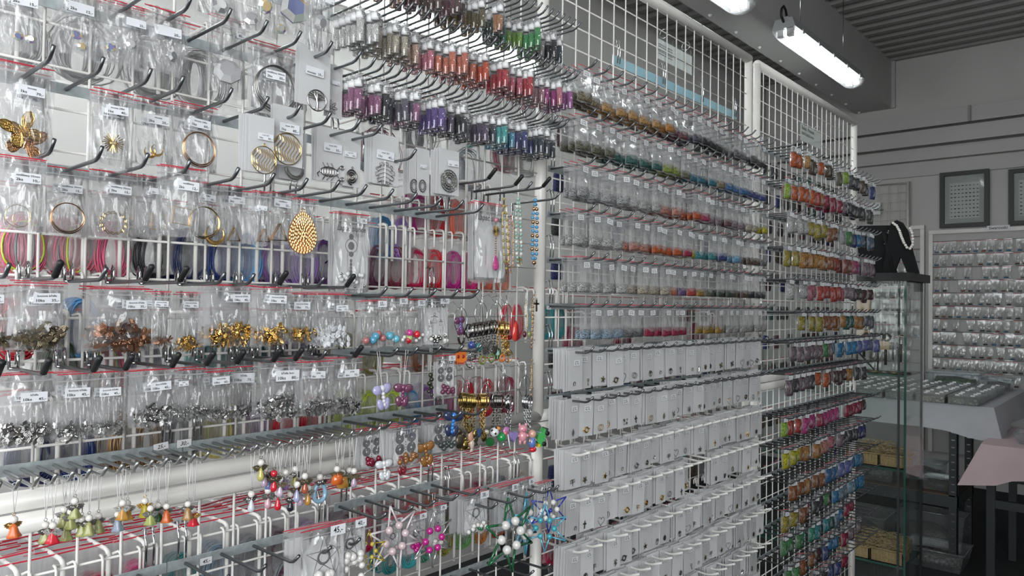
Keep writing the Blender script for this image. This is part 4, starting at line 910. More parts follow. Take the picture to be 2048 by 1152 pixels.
def cord(px, py, c, n=2, coil=False, x=-.034, row='', dz=.066, zfix=None):
    p = atX(px, py, x); zt = p.z+(dz if not coil else .075); zw = zfix or near_wire(zt+.002); yk = round((p.y-.201)/.05)*.05+.201 if p.y < 1.15 else p.y
    key = (round(zw,2), round(p.y/.045))
    nm = CN.get(c, c); what = 'wire coil' if coil else 'cord hank'
    t = ob('cord_bag', R.choice(ME_CB), FILMS, None, (x+.002,p.y,zw+.012), (0,0,R.uniform(-.1,.1)))
    if coil: t.scale = (1,1.7,1.15)
    tag(t, 'bagged %s %s seen through the grid%s' % (nm, what, row), 'cord bag', 'bagged %s %ss%s' % (nm, what, row))
    h_ = ob('cord_hank', R.choice(ME_COIL if coil else ME_HK), cordmat(c), t, (-.002,0,-.076 if not coil else -.066), (0,0,R.uniform(-.2,.2)), (1,1/1.7,1/1.15) if coil else None)
    if c in ('pink','pinkmix'):
        for q in ('lime','grey'): ob('cord_hank', hankmesh(R.randrange(99),2), cordmat(q), t, (.0005,0,-.076))
    ob('red_zip_edge', ME_CR, REDT, t)
    for k in range(n):
        q = ob('cord_bag', R.choice(ME_CB), FILMS, None, (x-.018*(k+1)-R.uniform(0,.006),p.y+R.uniform(-.005,.005),zw+.012+R.uniform(-.003,.003)), (R.uniform(-.06,.06),0,R.uniform(-.15,.15))); tag(q, 'rearward bag of %s cord%s' % (nm, row), 'cord bag', 'rearward bags of %s cord%s' % (nm, row))
        if k == 0: ob('cord_hank', R.choice(ME_HK), cordmat(c), q, (0,0,-.076))
        ob('red_zip_edge', ME_CR, REDT, q)
    if key not in hooks_done:
        hooks_done[key] = 1
        o = ob('rear_hook', ME_BH, WIRE, None, (0,p.y,zw)); tag(o, 'white hook over the grid wire holding cord bags behind%s' % row, 'hook', 'white rear hooks%s' % row)
def cords(lst, row, n=2, **k):
    for px, py, c in lst: cord(px, py, c, n, row=row, **k)
cords([(20,120,'silver'),(165,150,'silver'),(300,180,'silver'),(400,190,'silver')], ', beside the brass pendants', 1, coil=True)
cords([(560,225,'grey'),(760,290,'maroon'),(842,285,'grey'),(935,345,'greyblue'),(1012,340,'burgundy'),(1050,345,'silver')], ', below the glitter vials', 1, coil=True)
cords([(45,522,'pink'),(150,535,'pinkmix'),(222,545,'pink'),(300,545,'black'),(372,550,'navy'),(438,540,'dkblue'),(494,542,'ltblue'),(545,535,'violetdk'),(605,545,'violet'),(645,556,'dkpurple')], ', between gold rings and wings', 1)
cords([(765,455,'blue'),(800,460,'violet'),(836,458,'magenta'),(872,462,'red'),(912,460,'coral'),(943,458,'crimson')], ', below the empty pegs', 1)
cords([(752,560,'plum'),(790,560,'maroon'),(830,560,'crimson'),(866,562,'red'),(905,562,'magenta'),(938,562,'hotpink'),(968,565,'coral'),(1000,560,'salmon')], ', beside the sun catcher kit', 1)
cords([(30,705,'red'),(118,712,'dkgreen'),(158,668,'ltblue'),(206,722,'pinkmix'),(285,715,'lilacgrey'),(420,704,'teal'),(500,708,'dkteal'),(560,706,'plum'),(612,705,'dkpurple'),(690,700,'olive'),(740,702,'olive'),(838,700,'brown'),(872,705,'tan'),(1032,660,'red')], ', between the two wing rows', 1)
cords([(60,905,'navy'),(100,905,'navy'),(145,905,'dkblue'),(250,900,'bronze'),(295,896,'bronze'),(362,890,'grey'),(430,868,'yellow'),(468,862,'yellow'),(505,855,'lilac'),(570,842,'red'),(620,838,'red'),(690,832,'lime'),(735,832,'lime'),(780,828,'lime'),(815,812,'blue'),(850,808,'purple'),(890,810,'magenta'),(930,815,'red'),(970,818,'red'),(1015,815,'burgundy')], ', behind the angel rail', 2)
cords([(20,1150,'grey'),(110,1142,'silver'),(200,1132,'crimson'),(272,1125,'hotpink'),(360,1108,'teal'),(435,1097,'bluegrey'),(500,1085,'grey'),(555,1070,'plum'),(615,1052,'lilac'),(690,1030,'plum'),(730,1010,'crimson'),(772,1003,'maroon'),(820,990,'red'),(860,978,'rust'),(905,970,'burgundy'),(950,950,'burgundy'),(1000,940,'grey'),(1040,935,'cream')], ', below the white pipes', 6, zfix=1.0737)
cords([(780,1122,'teal'),(815,1112,'turq'),(850,1105,'mint'),(888,1088,'olive'),(925,1076,'green'),(960,1068,'orange'),(992,1060,'rust'),(1030,1066,'black'),(620,1145,'plum'),(560,1150,'grey')], ', behind the star pendants', 4)
cords([(1092,640,'turq'),(1112,642,'teal'),(1302,645,'plum'),(1440,642,'maroon'),(1470,640,'green'),(1100,1085,'crimson'),(1112,1090,'burgundy'),(1385,895,'ltblue'),(1365,892,'turq'),(1250,680,'burgundy'),(1150,680,'burgundy'),(1400,690,'maroon')], ', behind the middle grid', 1)

# ------------------------------------------------------------------ angels on threads
ME_PRL = mk('pearl_head', ball(.0046,12,8)); ME_DROP = mk('drop_body', lathe([(0,.0),(.0012,-.001),(.0024,-.004),(.0042,-.0095),(.0047,-.0125),(.0040,-.0155),(.0020,-.0172),(0,-.0176)],14))
ME_SKIRT = mk('bell_skirt', lathe([(.0012,0),(.0030,-.002),(.0045,-.006),(.0055,-.011),(.0082,-.016),(.0078,-.0165),(.005,-.012)],20,lambda a,j: (.12*math.cos(5*a) if j > 2 else 0)))
ME_LOOP = mk('eye_loop', ring(.0018,.0004,12,5,c=(0,0,.0066)), tube([(0,0,.0045),(0,0,.005)],.0006,5))
ME_AW = scaled(ME_WING,(.011,.0115,.0115),'angel_wings')
SK = dict(green=(.34,.35,.13), orange=(.66,.14,.03), red=(.62,.02,.04), bluegrey=(.28,.33,.42), amber=(.52,.26,.05), olive=(.44,.36,.04), lime=(.36,.40,.13), dkgreen=(.03,.10,.03), brown=(.36,.20,.07), clear=(.62,.66,.72), yellow=(.52,.48,.14), mauve=(.46,.36,.46), blue=(.16,.22,.48), pink=(.66,.38,.44), lilac=(.60,.50,.62), purple=(.28,.16,.42), lavender=(.40,.42,.62), black=(.02,.02,.03), rust=(.42,.10,.05), skyblue=(.30,.50,.66))
def angel(px, py, col, kind, x, label, wing=SILVER, head=None, zr_=1.205, sc=1):
    p = atX(px, py, x); t = ob('angel_pendant', None, loc=p, rot=(0,0,R.uniform(-.6,.3)), scale=sc); tag(t, label, 'pendant', None)
    c = pm('frosted_'+col if kind == 'bell' else 'pearl_'+col, SK[col], .35 if kind == 'bell' else .15, coat=.3 if kind == 'bell' else .9)
    ob('pearl_head', ME_PRL, head or PEARL, t); ob('eye_loop', ME_LOOP, wing, t)
    ob('angel_wings', ME_AW, wing, t, (-.002 if R.random() < .6 else .003,0,-.0085))
    if kind == 'bell': ob('bell_skirt', ME_SKIRT, c, t, (0,0,-.0050))
    elif kind == 'drop': ob('drop_body', ME_DROP, c, t, (0,0,-.0065))
    elif kind == 'ring':
        P = [(0,.0095*math.sin(a)*(1-.25*math.cos(a)),-.021+.0135*math.cos(a)) for a in [2*PI*k/24 for k in range(24)]]; ob('teardrop_ring', mk('teardrop_ring', tube(P,.0031,8,True)), c, t)
    elif kind == 'block': ob('glass_block', mk('glass_block', prism([(-.006,0),(.006,0),(.0085,-.013),(.006,-.016),(-.006,-.016),(-.0085,-.013)],.007)), c, t, (0,0,-.006))
    hgt = (zr_-p.z)/sc
    ob('thread', mk('thread', tube([(0,0,.008),(.001,-.003,hgt-.006),(0,-.0026,hgt),(0,.0026,hgt+.001),(.001,.003,hgt-.006),(0,0,.008)],.00055,4)), THREAD, t)
    if R.random() < .5: ob('knot', mk('knot', tube([(0,.0026,hgt),(.002,.004,hgt+.002),(.001,.006,hgt-.003)],.0005,4)), THREAD, t)
AN = [(28,1039,'orange'),(91,1050,'green'),(106,1051,'red'),(128,1019,'green'),(142,1023,'green'),(150,1002,'green'),(134,1046,'green'),(164,1038,'green'),(178,1036,'green'),(197,1032,'green'),(236,1029,'bluegrey'),(246,1006,'amber'),(255,1007,'amber'),(290,1002,'olive'),(301,1017,'lime'),(316,1011,'dkgreen'),(333,1013,'orange'),(376,1008,'brown'),(387,1021,'red')]
AL = ['orange bell flower angel hanging alone over the pipe','green bell flower angel beside the red one','red bell flower angel beside the green one']
for i, (px, py, c) in enumerate(AN):
    if i < 3: lab = AL[i]
    elif c == 'green': lab = ['green bell angel behind the wide winged one','green bell angel between two raised ones','highest hung green bell angel','wide winged green bell angel in front','green bell angel with small loops','green bell angel touching the loop winged ones','green bell angel nearest the blue grey one'][i-3]
    else: lab = {'bluegrey':'blue grey bell flower angel','amber':'amber bell flower angel'+(' in front' if i == 12 else ' behind its twin'),'olive':'olive yellow bell flower angel','lime':'lime bell flower angel','dkgreen':'dark green leaf angel','orange':'faceted orange angel with silver wings','brown':'brown angel beside the gold winged red one','red':'red angel with gold wings'}[c]
    angel(px, py, c, 'bell', .100+.008*((i*7) % 3-1), lab, GOLD if i in (0,18,13) else SILVER, sc=.84)
AD = [(503,988,'clear','drop','clear crystal drop angel hanging apart'),(522,925,'yellow','drop','olive gold drop angel, highest hung'),(529,938,'mauve','drop','silvery mauve drop angel on a thread'),(537,945,'blue','drop','blue drop angel half hidden'),(548,947,'red','drop','red drop angel with a red head'),(556,985,'red','drop','red drop angel with a white pearl head'),(536,981,'pink','drop','pale pink drop angel on a thread'),(560,958,'lilac','drop','pale lilac drop angel on a thread'),(571,945,'purple','drop','purple drop angel on a thread'),(590,938,'yellow','drop','yellow drop angel behind the lavender one'),(594,969,'lavender','drop','lavender blue drop angel with spread silver wings'),(601,977,'mauve','drop','dusky lavender drop angel behind the blue one'),(581,988,'black','drop','black drop angel on a thread'),(610,952,'rust','drop','rust crystal angel on a thread'),(616,976,'amber','drop','amber crystal angel on a thread'),(640,954,'skyblue','ring','frosted blue teardrop ring angel'),(674,938,'orange','block','orange glass block angel'),(685,945,'amber','block','amber glass block angel'),(699,941,'dkgreen','drop','green glass angel beside the amber block'),(708,942,'mauve','drop','lilac striped drop angel')]
for i, (px, py, c, k, lab) in enumerate(AD): angel(px, py, c, k, .098+.008*((i*5) % 3-1), lab, BRONZE if i % 3 == 1 else SILVER, pm('pearl_red',SK['red'],.15,coat=.9) if i == 4 else None)

# ------------------------------------------------------------------ bead butterflies and stars on threads
def bfly(px, py, wpx, col, label, body, x=.1, zr_=None):
    p = atX(px, py, x); s = atX(px+wpx/2,py,x).y-atX(px-wpx/2,py,x).y; t = ob('bead_butterfly', None, loc=p, rot=(R.uniform(-.2,.2),0,R.uniform(-.4,.2)), scale=s); tag(t, label, 'pendant')
    m = pm('oval_bead_'+col[0], col[1], .15, coat=.9, var=.2, scale=8); mb = pm('body_bead_'+body[0], body[1], .15, coat=.9)
    for sy in (-1,1):
        ob('wing_bead', mk('wing_bead', ball(.2,10,7,(0,sy*.27,.2),(.5,1.1,.85))), m, t, None, (sy*.3,0,0)); ob('wing_bead', mk('wing_bead', ball(.17,10,7,(0,sy*.2,-.2),(.5,.8,1.25))), m, t, None, (-sy*.3,0,0))
    ob('head_bead', mk('head_bead', ball(.12,10,7,(0,0,.3))), mb, t)
    for k in range(4): ob('body_bead', mk('body_bead', ball(.075,8,6,(.03,0,.12-.13*k))), mb, t)
    if zr_: h = (zr_-p.z)/s; ob('thread', mk('thread', tube([(0,0,.4),(0,-.05,h),(0,.05,h),(0,.01,.4)],.0004/s,4)), THREAD, t)
LIL, PUR, MAR, BRN, NVY, CLR = ('lilac',(.46,.44,.70)),('purple',(.16,.05,.10)),('maroon',(.24,.02,.04)),('brown',(.28,.12,.03)),('navy',(.03,.04,.10)),('clear',(.66,.68,.72))
bfly(766,794,46,LIL,'lilac bead butterfly on a white thread',('pearl',(.7,.68,.72)),zr_=1.325); bfly(805,790,40,PUR,'dark purple bead butterfly on a white thread',('plum',(.2,.05,.12)),zr_=1.325)
bfly(769,940,36,CLR,'clear bead butterfly hanging below the kits',('pearl2',(.75,.74,.72)),zr_=1.215); bfly(852,908,40,BRN,'brown polka dot butterfly pendant',BRN); bfly(806,930,34,MAR,'maroon bead butterfly pendant',MAR); bfly(905,848,40,NVY,'navy bead butterfly with a blue beaded body',('azure',(.03,.22,.66)))
bfly(920,652,30,PUR,'purple polka dot bead butterfly on a key ring',('violet',(.2,.12,.4)),x=.06)
t = ob('bead_figure', None, loc=atX(861,765,.1)); tag(t, 'dark beaded figure on a white thread beside a butterfly kit', 'pendant')
for k, (dy, dz, r) in enumerate(((0,.012,.004),(.002,.005,.004),(-.002,-.001,.0045),(.002,-.008,.004),(-.003,-.014,.0035),(.003,-.02,.003))): ob('bead', mk('bead', ball(r,8,6,(0,dy,dz))), pm('dark_stone',(.03,.035,.02),.2,coat=.6,var=.6,scale=300), t)
ob('thread', mk('thread', tube([(0,0,.015),(0,-.002,.055),(0,.002,.055),(0,0,.015)],.0004,4)), THREAD, t)
def star(px, py, wpx, tube_c, pearl_c, label, x=.1, n=6, rot=0, twist=0, zr_=None):
    p = atX(px, py, x); s = atX(px+wpx/2,py,x).y-atX(px-wpx/2,py,x).y; t = ob('bead_star', None, loc=p, rot=(rot,0,twist), scale=s); tag(t, label, 'star pendant')
    mt = pm('bugle_'+tube_c[0], tube_c[1], .12, metal=tube_c[2], coat=.6); mp = pm('starpearl_'+pearl_c[0], pearl_c[1], .15, coat=.9)
    for k in range(n):
        a = 2*PI*k/n; a1 = a+PI/n; a0 = a-PI/n
        q = ob('pearl', mk('pearl', ball(.062,10,7,(.02,.19*math.sin(a0),.19*math.cos(a0)))), mp, t)
        tip = (0,.5*math.sin(a),.5*math.cos(a))
        for aa in (a0,a1): ob('bugle_bead', mk('bugle_bead', tube([(0,.2*math.sin(aa),.2*math.cos(aa)),tip],.017,5)), mt, t)
    if zr_: h = (zr_-p.z)/s; ob('thread', mk('thread', tube([(0,0,.5),(0,-.03,h),(0,.03,h),(0,.01,.5)],.0004/s,4)), THREAD, t)
GR, BLU, LBL, GLD, PNK, SLV = ('green',(.02,.16,.06),.3),('royal',(.03,.05,.40),.2),('sky',(.14,.46,.64),.2),('gold',(.46,.36,.03),.6),('palepink',(.72,.64,.66),0),('silverline',(.62,.61,.60),.7)
WP_, PP_, MG_, GP_, TQ_ = ('white',(.80,.78,.75)),('blush',(.66,.52,.54)),('magenta',(.50,.02,.24)),('gold',(.50,.40,.06)),('turq',(.06,.40,.48))
star(790,1076,104,PNK,PP_,'large pale pink star pendant with blush pearls',zr_=1.09,rot=.2); star(866,1078,84,SLV,MG_,'silver star pendant with magenta pearls',zr_=1.09); star(738,1100,62,GLD,GP_,'narrow gold star pendant on a thread',zr_=1.06,twist=-1.0)
star(1020,1070,100,GR,WP_,'dark green star pendant with white pearls',zr_=1.055,rot=.1); star(1052,1048,80,LBL,WP_,'pale blue star pendant behind the green one',x=.085,zr_=1.055,twist=.3); star(1098,1020,56,BLU,WP_,'royal blue star pendant with white pearls',zr_=1.055,twist=-.4); star(1090,1056,60,LBL,TQ_,'turquoise star pendant below the royal blue one',x=.105,zr_=1.055,twist=-.9); star(706,1145,96,SLV,WP_,'silver star pendant with large white pearls, below the pearl kits',zr_=1.06,rot=.5)

# ------------------------------------------------------------------ craft kits: printed card in a zip bag, loose beads at the bottom
LINE = pm('grey_print', (.16,.16,.17), .6)
def outline(kind):
    key = 'outline_'+kind
    if key in PEN: return PEN[key]
    b = MB()
    if kind == 'star':
        P = [((.5 if k % 2 == 0 else .19)*math.sin(PI*k/5),(.5 if k % 2 == 0 else .19)*math.cos(PI*k/5)) for k in range(10)]
        b.add(tube([(0,)+p for p in P],.014,4,True)); b.add(ring(.16,.03,18,4)); b.add(tube([(0,.1+.34*math.cos(a),-.15+.42*math.sin(a)) for a in [k*.25-1 for k in range(12)]],.007,4))
    elif kind == 'fly':
        for sy in (-1,1):
            for cy, cz, r in ((.28,.24,.17),(.26,-.12,.19)):
                for s in (1,.7,.4): b.add(ring(r*s,.03,14,4,ry=r*.85*s,c=(0,sy*cy,cz)))
        for k in range(6): b.add(ball(.03,5,4,(0,0,.1-.09*k),(.2,1,1)))
        b.add(ball(.07,6,4,(0,0,.3),(.2,1,1))); b.add(tube([(0,.05,-.1),(0,.15,-.28),(0,.28,-.32)],.008,4))
    elif kind == 'sun':
        b.add(ball(.075,10,6,(0,0,.36),(.1,1,1))); b.add(ring(.17,.008,20,4,c=(0,0,.14))); b.add(ball(.1,10,6,(0,0,.14),(.1,1,1))); b.add(ball(.07,8,6,(0,0,-.06),(.1,1,1)))
        for k in range(5): b.add(ball(.045,6,5,(0,0,-.22-.085*k),(.15,1,1)))
    elif kind == 'angel':
        for cy, cz, s in ((-.08,.12,1),(.24,-.05,.6),(-.26,-.1,.6)):
            b.add(tube([(0,cy-.12*s,cz-.2*s),(0,cy,cz+.05*s),(0,cy+.12*s,cz-.2*s)],.012,4,True)); b.add(ring(.05*s,.01,10,4,c=(0,cy,cz+.1*s))); b.add(tube([(0,cy-.16*s,cz),(0,cy,cz+.04*s),(0,cy+.16*s,cz)],.012,4))
    PEN[key] = b.mesh('printed_outline'); return PEN[key]
def kit(bx, row, label, kind, title, beads, n=2, tagp=None, x=None, cardh=.8, os=.8, tw=.34):
    g = zipbag(bx, row, 'clear zip bag kit, '+label, None, None, 0, x=x, thick=.008); t = g['o']; w, h = g['w'], g['h']
    ob('card', ME_CARD, CARDM, t, (-.0012,0,-h*.16), None, (1,w*.92,h*cardh)); 
    ob('printed_outline', outline(kind), LINE, t, (-.0006,0,-h*.16-h*cardh*.42), None, (.002,w*os,w*os))
    if title:
        b_ = MB(); b_.add(textmesh(title.replace(u'č','c'),1,'CENTER',.2))
        if u'č' in title:
            full = textmesh(title.replace(u'č','c'),1,'CENTER',.2)[0]; y_ = min(p[1] for p in full)+max(p[1] for p in textmesh(title.split(u'č')[0],1,'LEFT',.2)[0])+.18; b_.add(textmesh('v',.42,'LEFT',.2), T((0,y_,.58)))
        me = b_.mesh('title', False); wd = max(v.co.y for v in me.vertices)*2; ob('title', me, INK, t, (-.0006,0,-h*.16-h*cardh*.10), None, (1,w*.78/wd,w*.78/wd*1.15))
    if tagp: put_label(t,.0035,w*.28,-h*.1,w*tw,w*tw*.6,((tagp,.4,'CENTER',0,-.12),))
    for c, nb, r in beads:
        me_ = mk('bead', ball(r,9,6))
        for k in range(nb): ob('bead', me_, c, t, (.003+R.uniform(-.001,.003),R.uniform(-.36,.36)*w,-h*.95+r+R.uniform(0,.16)*h))
    for k in range(n):
        q = ob('zip_bag', None, loc=(g['X']-.006*(k+1),g['yc']-.004*(k+1)*R.uniform(-.2,1),g['zt']+R.uniform(-.002,.002)), rot=(R.uniform(-.03,.03),0,R.uniform(-.08,.04))); tag(q, 'rearward kit bag, '+label, 'zip bag', 'rearward '+label)
        ob('film', R.choice(ME_BAGS), FILMS, q, None, None, (.008,w,h)); ob('card', ME_CARD, CARDM, q, (-.0012,0,-h*.16), None, (1,w*.92,h*cardh)); ob('red_zip_edge', ME_ZIP, REDT, q, (0,0,-.0022), None, (.5,w*.985,.0011))
    return g
def bd(name, col): return pm('kitbead_'+name, col, .18, coat=.8)
kit((720,856,767,938),'A5r','maroon butterfly beads','fly',None,[(bd('maroon',(.2,.01,.03)),9,.0042)],2); kit((784,848,839,932),'A5r','brown butterfly beads',"fly",u'Motýlci',[(bd('brown',(.25,.1,.03)),8,.0045)],4); kit((862,835,914,906),'A5r','grey butterfly beads','fly',None,[(bd('greygreen',(.06,.07,.07)),8,.0045)],4)
kit((872,708,909,794),'A4r','purple polka dot butterfly beads','fly',u'Motýlci',[(bd('plum',(.16,.04,.09)),9,.0042)],1,'35,-')
kit((722,598,772,694),'A3r','blue and dusky pink flower beads','angel',None,[(bd('skyb',(.10,.34,.50)),3,.006),(bd('dusky',(.45,.16,.16)),3,.0055)],1,'55,-',cardh=.05,os=.01); kit((768,592,814,692),'A3r','turquoise flower beads','angel',None,[(bd('aqua',(.14,.46,.60)),4,.006),(bd('pearlw',(.75,.73,.7)),4,.003)],1,'55,-',cardh=.05,os=.01); kit((806,596,850,692),'A3r','red and lime flower beads','angel',None,[(bd('redf',(.65,.02,.04)),2,.006),(bd('limef',(.45,.55,.2)),2,.005),(bd('pinkf',(.6,.06,.3)),1,.006),(bd('pearlw',(.75,.73,.7)),5,.003)],1,'50,-',cardh=.05,os=.01)
kit((846,590,898,693),'A3r','angel card with silver findings','angel',u'Andílci',[(SILVER,10,.003),(bd('pearlw',(.75,.73,.7)),6,.0035)],2,'75,-')
kit((768,1034,803,1112),'A6r','pale pink star','star','HVEZDICKA',[(bd('blush',(.66,.52,.54)),6,.0035)],1,'38,-'); kit((812,1026,852,1108),'A6r','magenta star','star','VANOCNI HVEZDA',[(bd('mag',(.50,.02,.24)),9,.0042)],3,'38,-'); kit((856,1008,892,1096),'A6r','red and white star','star','HVEZDICKA',[(bd('pearlw',(.75,.73,.7)),6,.0042),(bd('redf',(.65,.02,.04)),3,.003)],1,'38,-')
kit((928,984,976,1068),'A6s','green star','star',None,[(bd('grn',(.02,.15,.06)),6,.004),(bd('pearlw',(.75,.73,.7)),8,.0042)],4,'38,-'); kit((994,968,1038,1062),'A6s','pale blue star','star',None,[(bd('skys',(.16,.46,.64)),6,.0045),(bd('pearlw',(.75,.73,.7)),5,.0042)],3,'38,-'); kit((1034,956,1068,1052),'A6s','turquoise star','star',None,[(bd('turqs',(.08,.40,.52)),9,.0048)],2,'38,-'); kit((1074,962,1104,1040),'A6s','royal blue star','star',None,[(bd('roys',(.03,.05,.4)),6,.0042),(bd('pearlw',(.75,.73,.7)),4,.0042)],1)
kit((604,1052,690,1178),'A6m','white pearl star, large','star',None,[(bd('pearlw',(.75,.73,.7)),8,.006)],4,'45,-'); kit((668,1040,732,1136),'A6m','white pearl star with silver foil','star','VANOCNI HVEZDA',[(bd('pearlw',(.75,.73,.7)),6,.006)],2,'40,-')
kit((664,424,740,584),'A2r','printed sun catcher card with clear findings','sun',u'Lapač slunce',[(bd('clearf',(.66,.67,.68)),16,.0035),(SILVER,8,.002)],2,'130,-',x=.06,os=.9,tw=.18)
g = kit((948,404,1013,562),'A2r','sun catcher card with a pink drop','angel',u'Lapač slunce',[],3,x=.075,os=.01); X_ = g['X']+.006
t = ob('sun_catcher', None, loc=atX(992,440,X_)); tag(t, 'gold sun catcher chain with a pink glass drop on its card', 'pendant')
ob('stone', mk('stone', ball(.0042,10,7)), pm('rose_stone',(.7,.25,.32),.1,coat=1), t)
z_ = atX(992,440,X_).z; zs = atX(992,462,X_).z-z_; ob('sunburst', pend('sunburst'), GOLD, t, (0,.001,zs), None, .021)
for k in range(8): ob('chain_link', mk('chain_link', ring(.0026,.0004,10,4)), ROSE, t, (0,.0005,zs-.0125-.0042*k))
zd = atX(992,525,X_).z-z_; ob('glass_drop', mk('glass_drop', lathe([(0,.015),(.003,.008),(.0062,-.006),(.005,-.012),(0,-.015)],7), smooth=False), pm('pink_glass',(.48,.03,.20),.08,coat=1,spec=.9), t, (0,.001,zd))

# ------------------------------------------------------------------ necklaces by the post
def necklace(px0, py0, px1, py1, label, cols, r, gap, x=.095, sep=.006, extra=None):
    a = atX(px0,py0,x); c = atX(px1,py1,x); t = ob('bead_necklace', None, loc=a); tag(t, label, 'necklace'); L_ = a.z-c.z; n = int(L_/gap); dy = c.y-a.y
    me = mk('bead', ball(r,8,6))
    for s in (-1,1):
        for k in range(n+1): ob('bead', me, cols[k % len(cols)], t, (R.uniform(-.001,.001),s*sep*min(1,k*.25,(n-k)*.3+.25)+dy*k/max(1,n),-gap*k))
        ob('string', mk('string', tube([(0,0,0),(0,s*sep+dy*.2,-L_*.2),(0,s*sep+dy*.8,-L_*.8),(0,dy,-L_)],.0005,4)), GOLD, t)
    if extra: extra(t, dy, -L_)
ML = lambda n_, c: pm('necklace_'+n_, c, .2, coat=.7)
OLG, MNT, WHS, SKB, BRZ = ML('olivegold',(.34,.28,.08)),ML('mint',(.30,.46,.40)),ML('whitestone',(.66,.68,.64)),ML('skyblue',(.10,.32,.56)),ML('bronze',(.30,.22,.14))
necklace(1008,398,1013,548,'olive gold bead necklace hung beside the pink sun catcher',[OLG],.0027,.0125); necklace(1036,398,1038,536,'mint and white stone bead necklace',[MNT,MNT,WHS],.0034,.0072,extra=lambda t,y,z: ob('pendant', pend('tree'), GOLD, t, (.002,y,z+.012), None, .014))
necklace(1071,400,1068,532,'sky blue bead necklace against the white post',[SKB,SKB,ROSE],.0036,.0085); necklace(1022,430,1022,545,'fine pink chain necklace with small beads',[ML('pinkst',(.7,.35,.36)),ROSE],.0017,.0055)
necklace(1066,590,1063,700,'bronze rosary with a cross against the white post',[BRZ],.0028,.0075,sep=.001,extra=lambda t,y,z: ob('cross', pend('cross'), BRONZE, t, (.004,.006,-.02), None, .022)); necklace(1063,720,1062,796,'bronze beads on a fine chain hanging down the white post',[BRZ],.0028,.013,sep=.0005)
necklace(1052,598,1052,664,'pale green cord necklace with two dark stones',[ML('palegreen',(.45,.52,.44))],.0012,.0035,sep=.004,extra=lambda t,y,z: [ob('stone', mk('stone', ball(.0055,10,7,(0,0,0),(.6,.8,1.1))), pm('st_'+str(i),c,.15,coat=.8), t, (.002,y+s,z-.004)) for i,(s,c) in enumerate(((-.006,(.10,.01,.03)),(.007,(.25,.28,.10))))])

# ------------------------------------------------------------------ key rings on wire loops
def chainmesh(n=8, r=.0024):
    b = MB()
    for k in range(n): b.add(([Vector(p) for p in tube(circ(r,10,r*1.5,(0,0,0),'yz' if k % 2 else 'xz'),.0006,4,True)[0]], tube(circ(r,10,r*1.5,(0,0,0),'yz'),.0006,4,True)[1]), T((0,0,-.005*k)))
    return b.mesh('chain')
ME_CH = chainmesh(); ME_KR = mk('split_ring', ring(.0125,.0012,24,6), ring(.0125,.0011,24,6,c=(.0016,0,0)))
GUN = pm('gunmetal', (.30,.28,.26), .2, metal=1); ANTG = pm('antique_gold', (.52,.38,.12), .25, metal=1)
def wireloop(px, py, label, x=.045, h=.05):
    p = atX(px, py, x); b = MB(); P = [(0,.000,h),(0,.002,h*.7)]+[(0,.016*math.sin(a)*(1 if a < PI*1.0 else 1),-.004-.022*math.cos(a)+.022) for a in [k*2*PI/20 for k in range(1,20)]]+[(0,-.002,h*.7),(-.02,0,h),(-.04,0,h*.9)]
    t = ob('wire_loop', mk('wire_loop', tube([(q[0],q[1],q[2]) for q in P],.0008,5)), CHROME, None, p); tag(t, label, 'wire loop', 'wire loops holding key rings')
def keyring(px, py, cx, cy, metal, label, charm=None, x=.045, edge=True, n=8, big=1):
    p = atX(px, py, x); t = ob('key_ring', None, loc=p); tag(t, label, 'key ring', None)
    ob('split_ring', ME_KR, metal, t, None, (R.uniform(-.2,.2),0,(1.15 if edge else .35)+R.uniform(-.12,.12)), big)
    q = atX(cx, cy, x+.01); ob('chain', ME_CH, metal, t, (.002,R.uniform(-.002,.002),-.014*big), (R.uniform(-.15,.15),R.uniform(-.1,.1),R.uniform(0,2)))
    if charm: charm(t, q-p)
def ch(mesh, mat, s=1, rot=None): return lambda t, d: ob('charm', mesh, mat, t, d, rot, s)
SC_, GC_ = 'silver coloured key ring of the upper cluster with ', 'key ring of the upper cluster with '
for px in (962,992,1012): wireloop(px, 648, 'wire loop spreading the upper key rings', h=.055)
wireloop(921,660,'wire loop holding the single dark key ring', h=.05)
keyring(922,672,921,700,GUN,'large dark key ring hanging apart',None,edge=False,big=1.15)
up = [(936,662,930,700,GUN,'a beige stone',ch(mk('charm',ball(.006,9,7)),bd('beige',(.5,.42,.34)))),(941,661,942,722,CHROME,'a large tree of life disc',ch(pend('tree'),CHROME,.025)),(947,660,943,690,GUN,'a blue stone',ch(mk('charm',ball(.007,9,7)),bd('blueS',(.05,.08,.3)))),(953,659,958,694,GUN,'a teal spiral stone',ch(mk('charm',ball(.008,10,7,(0,0,0),(.6,1,1))),bd('tealS',(.05,.25,.25)))),(959,658,965,720,GUN,'an olive horn ring',ch(mk('charm',ring(.007,.002,16)),bd('oliveS',(.22,.24,.05)))),(965,657,972,700,GUN,'a dark metal flower',ch(pend('ornate'),DKMETAL,.018)),(971,656,978,690,GUN,'a round grey disc',ch(pend('coin'),SILVER,.018)),(977,655,983,716,GUN,'a green horn ring',ch(mk('charm',ring(.0075,.002,16)),bd('greenS',(.14,.22,.06)))),(983,654,990,700,GUN,'short pewter links',ch(pend('owl'),DKMETAL,.02)),(988,654,994,707,GUN,'a green disc bearing a pale leaf emblem',None),(996,656,1004,716,GOLD,'an orange resin hoop',ch(mk('charm',ring(.006,.0022,16)),bd('orangeS',(.7,.2,.03)))),(1001,656,1014,690,GOLD,'a gold compass disc',ch(pend('coin'),GOLD,.018)),(1006,656,1017,712,GOLD,'a gold tree of life disc',ch(pend('tree'),GOLD,.024)),(1012,657,1020,680,GOLD,'plain gold links',None)]
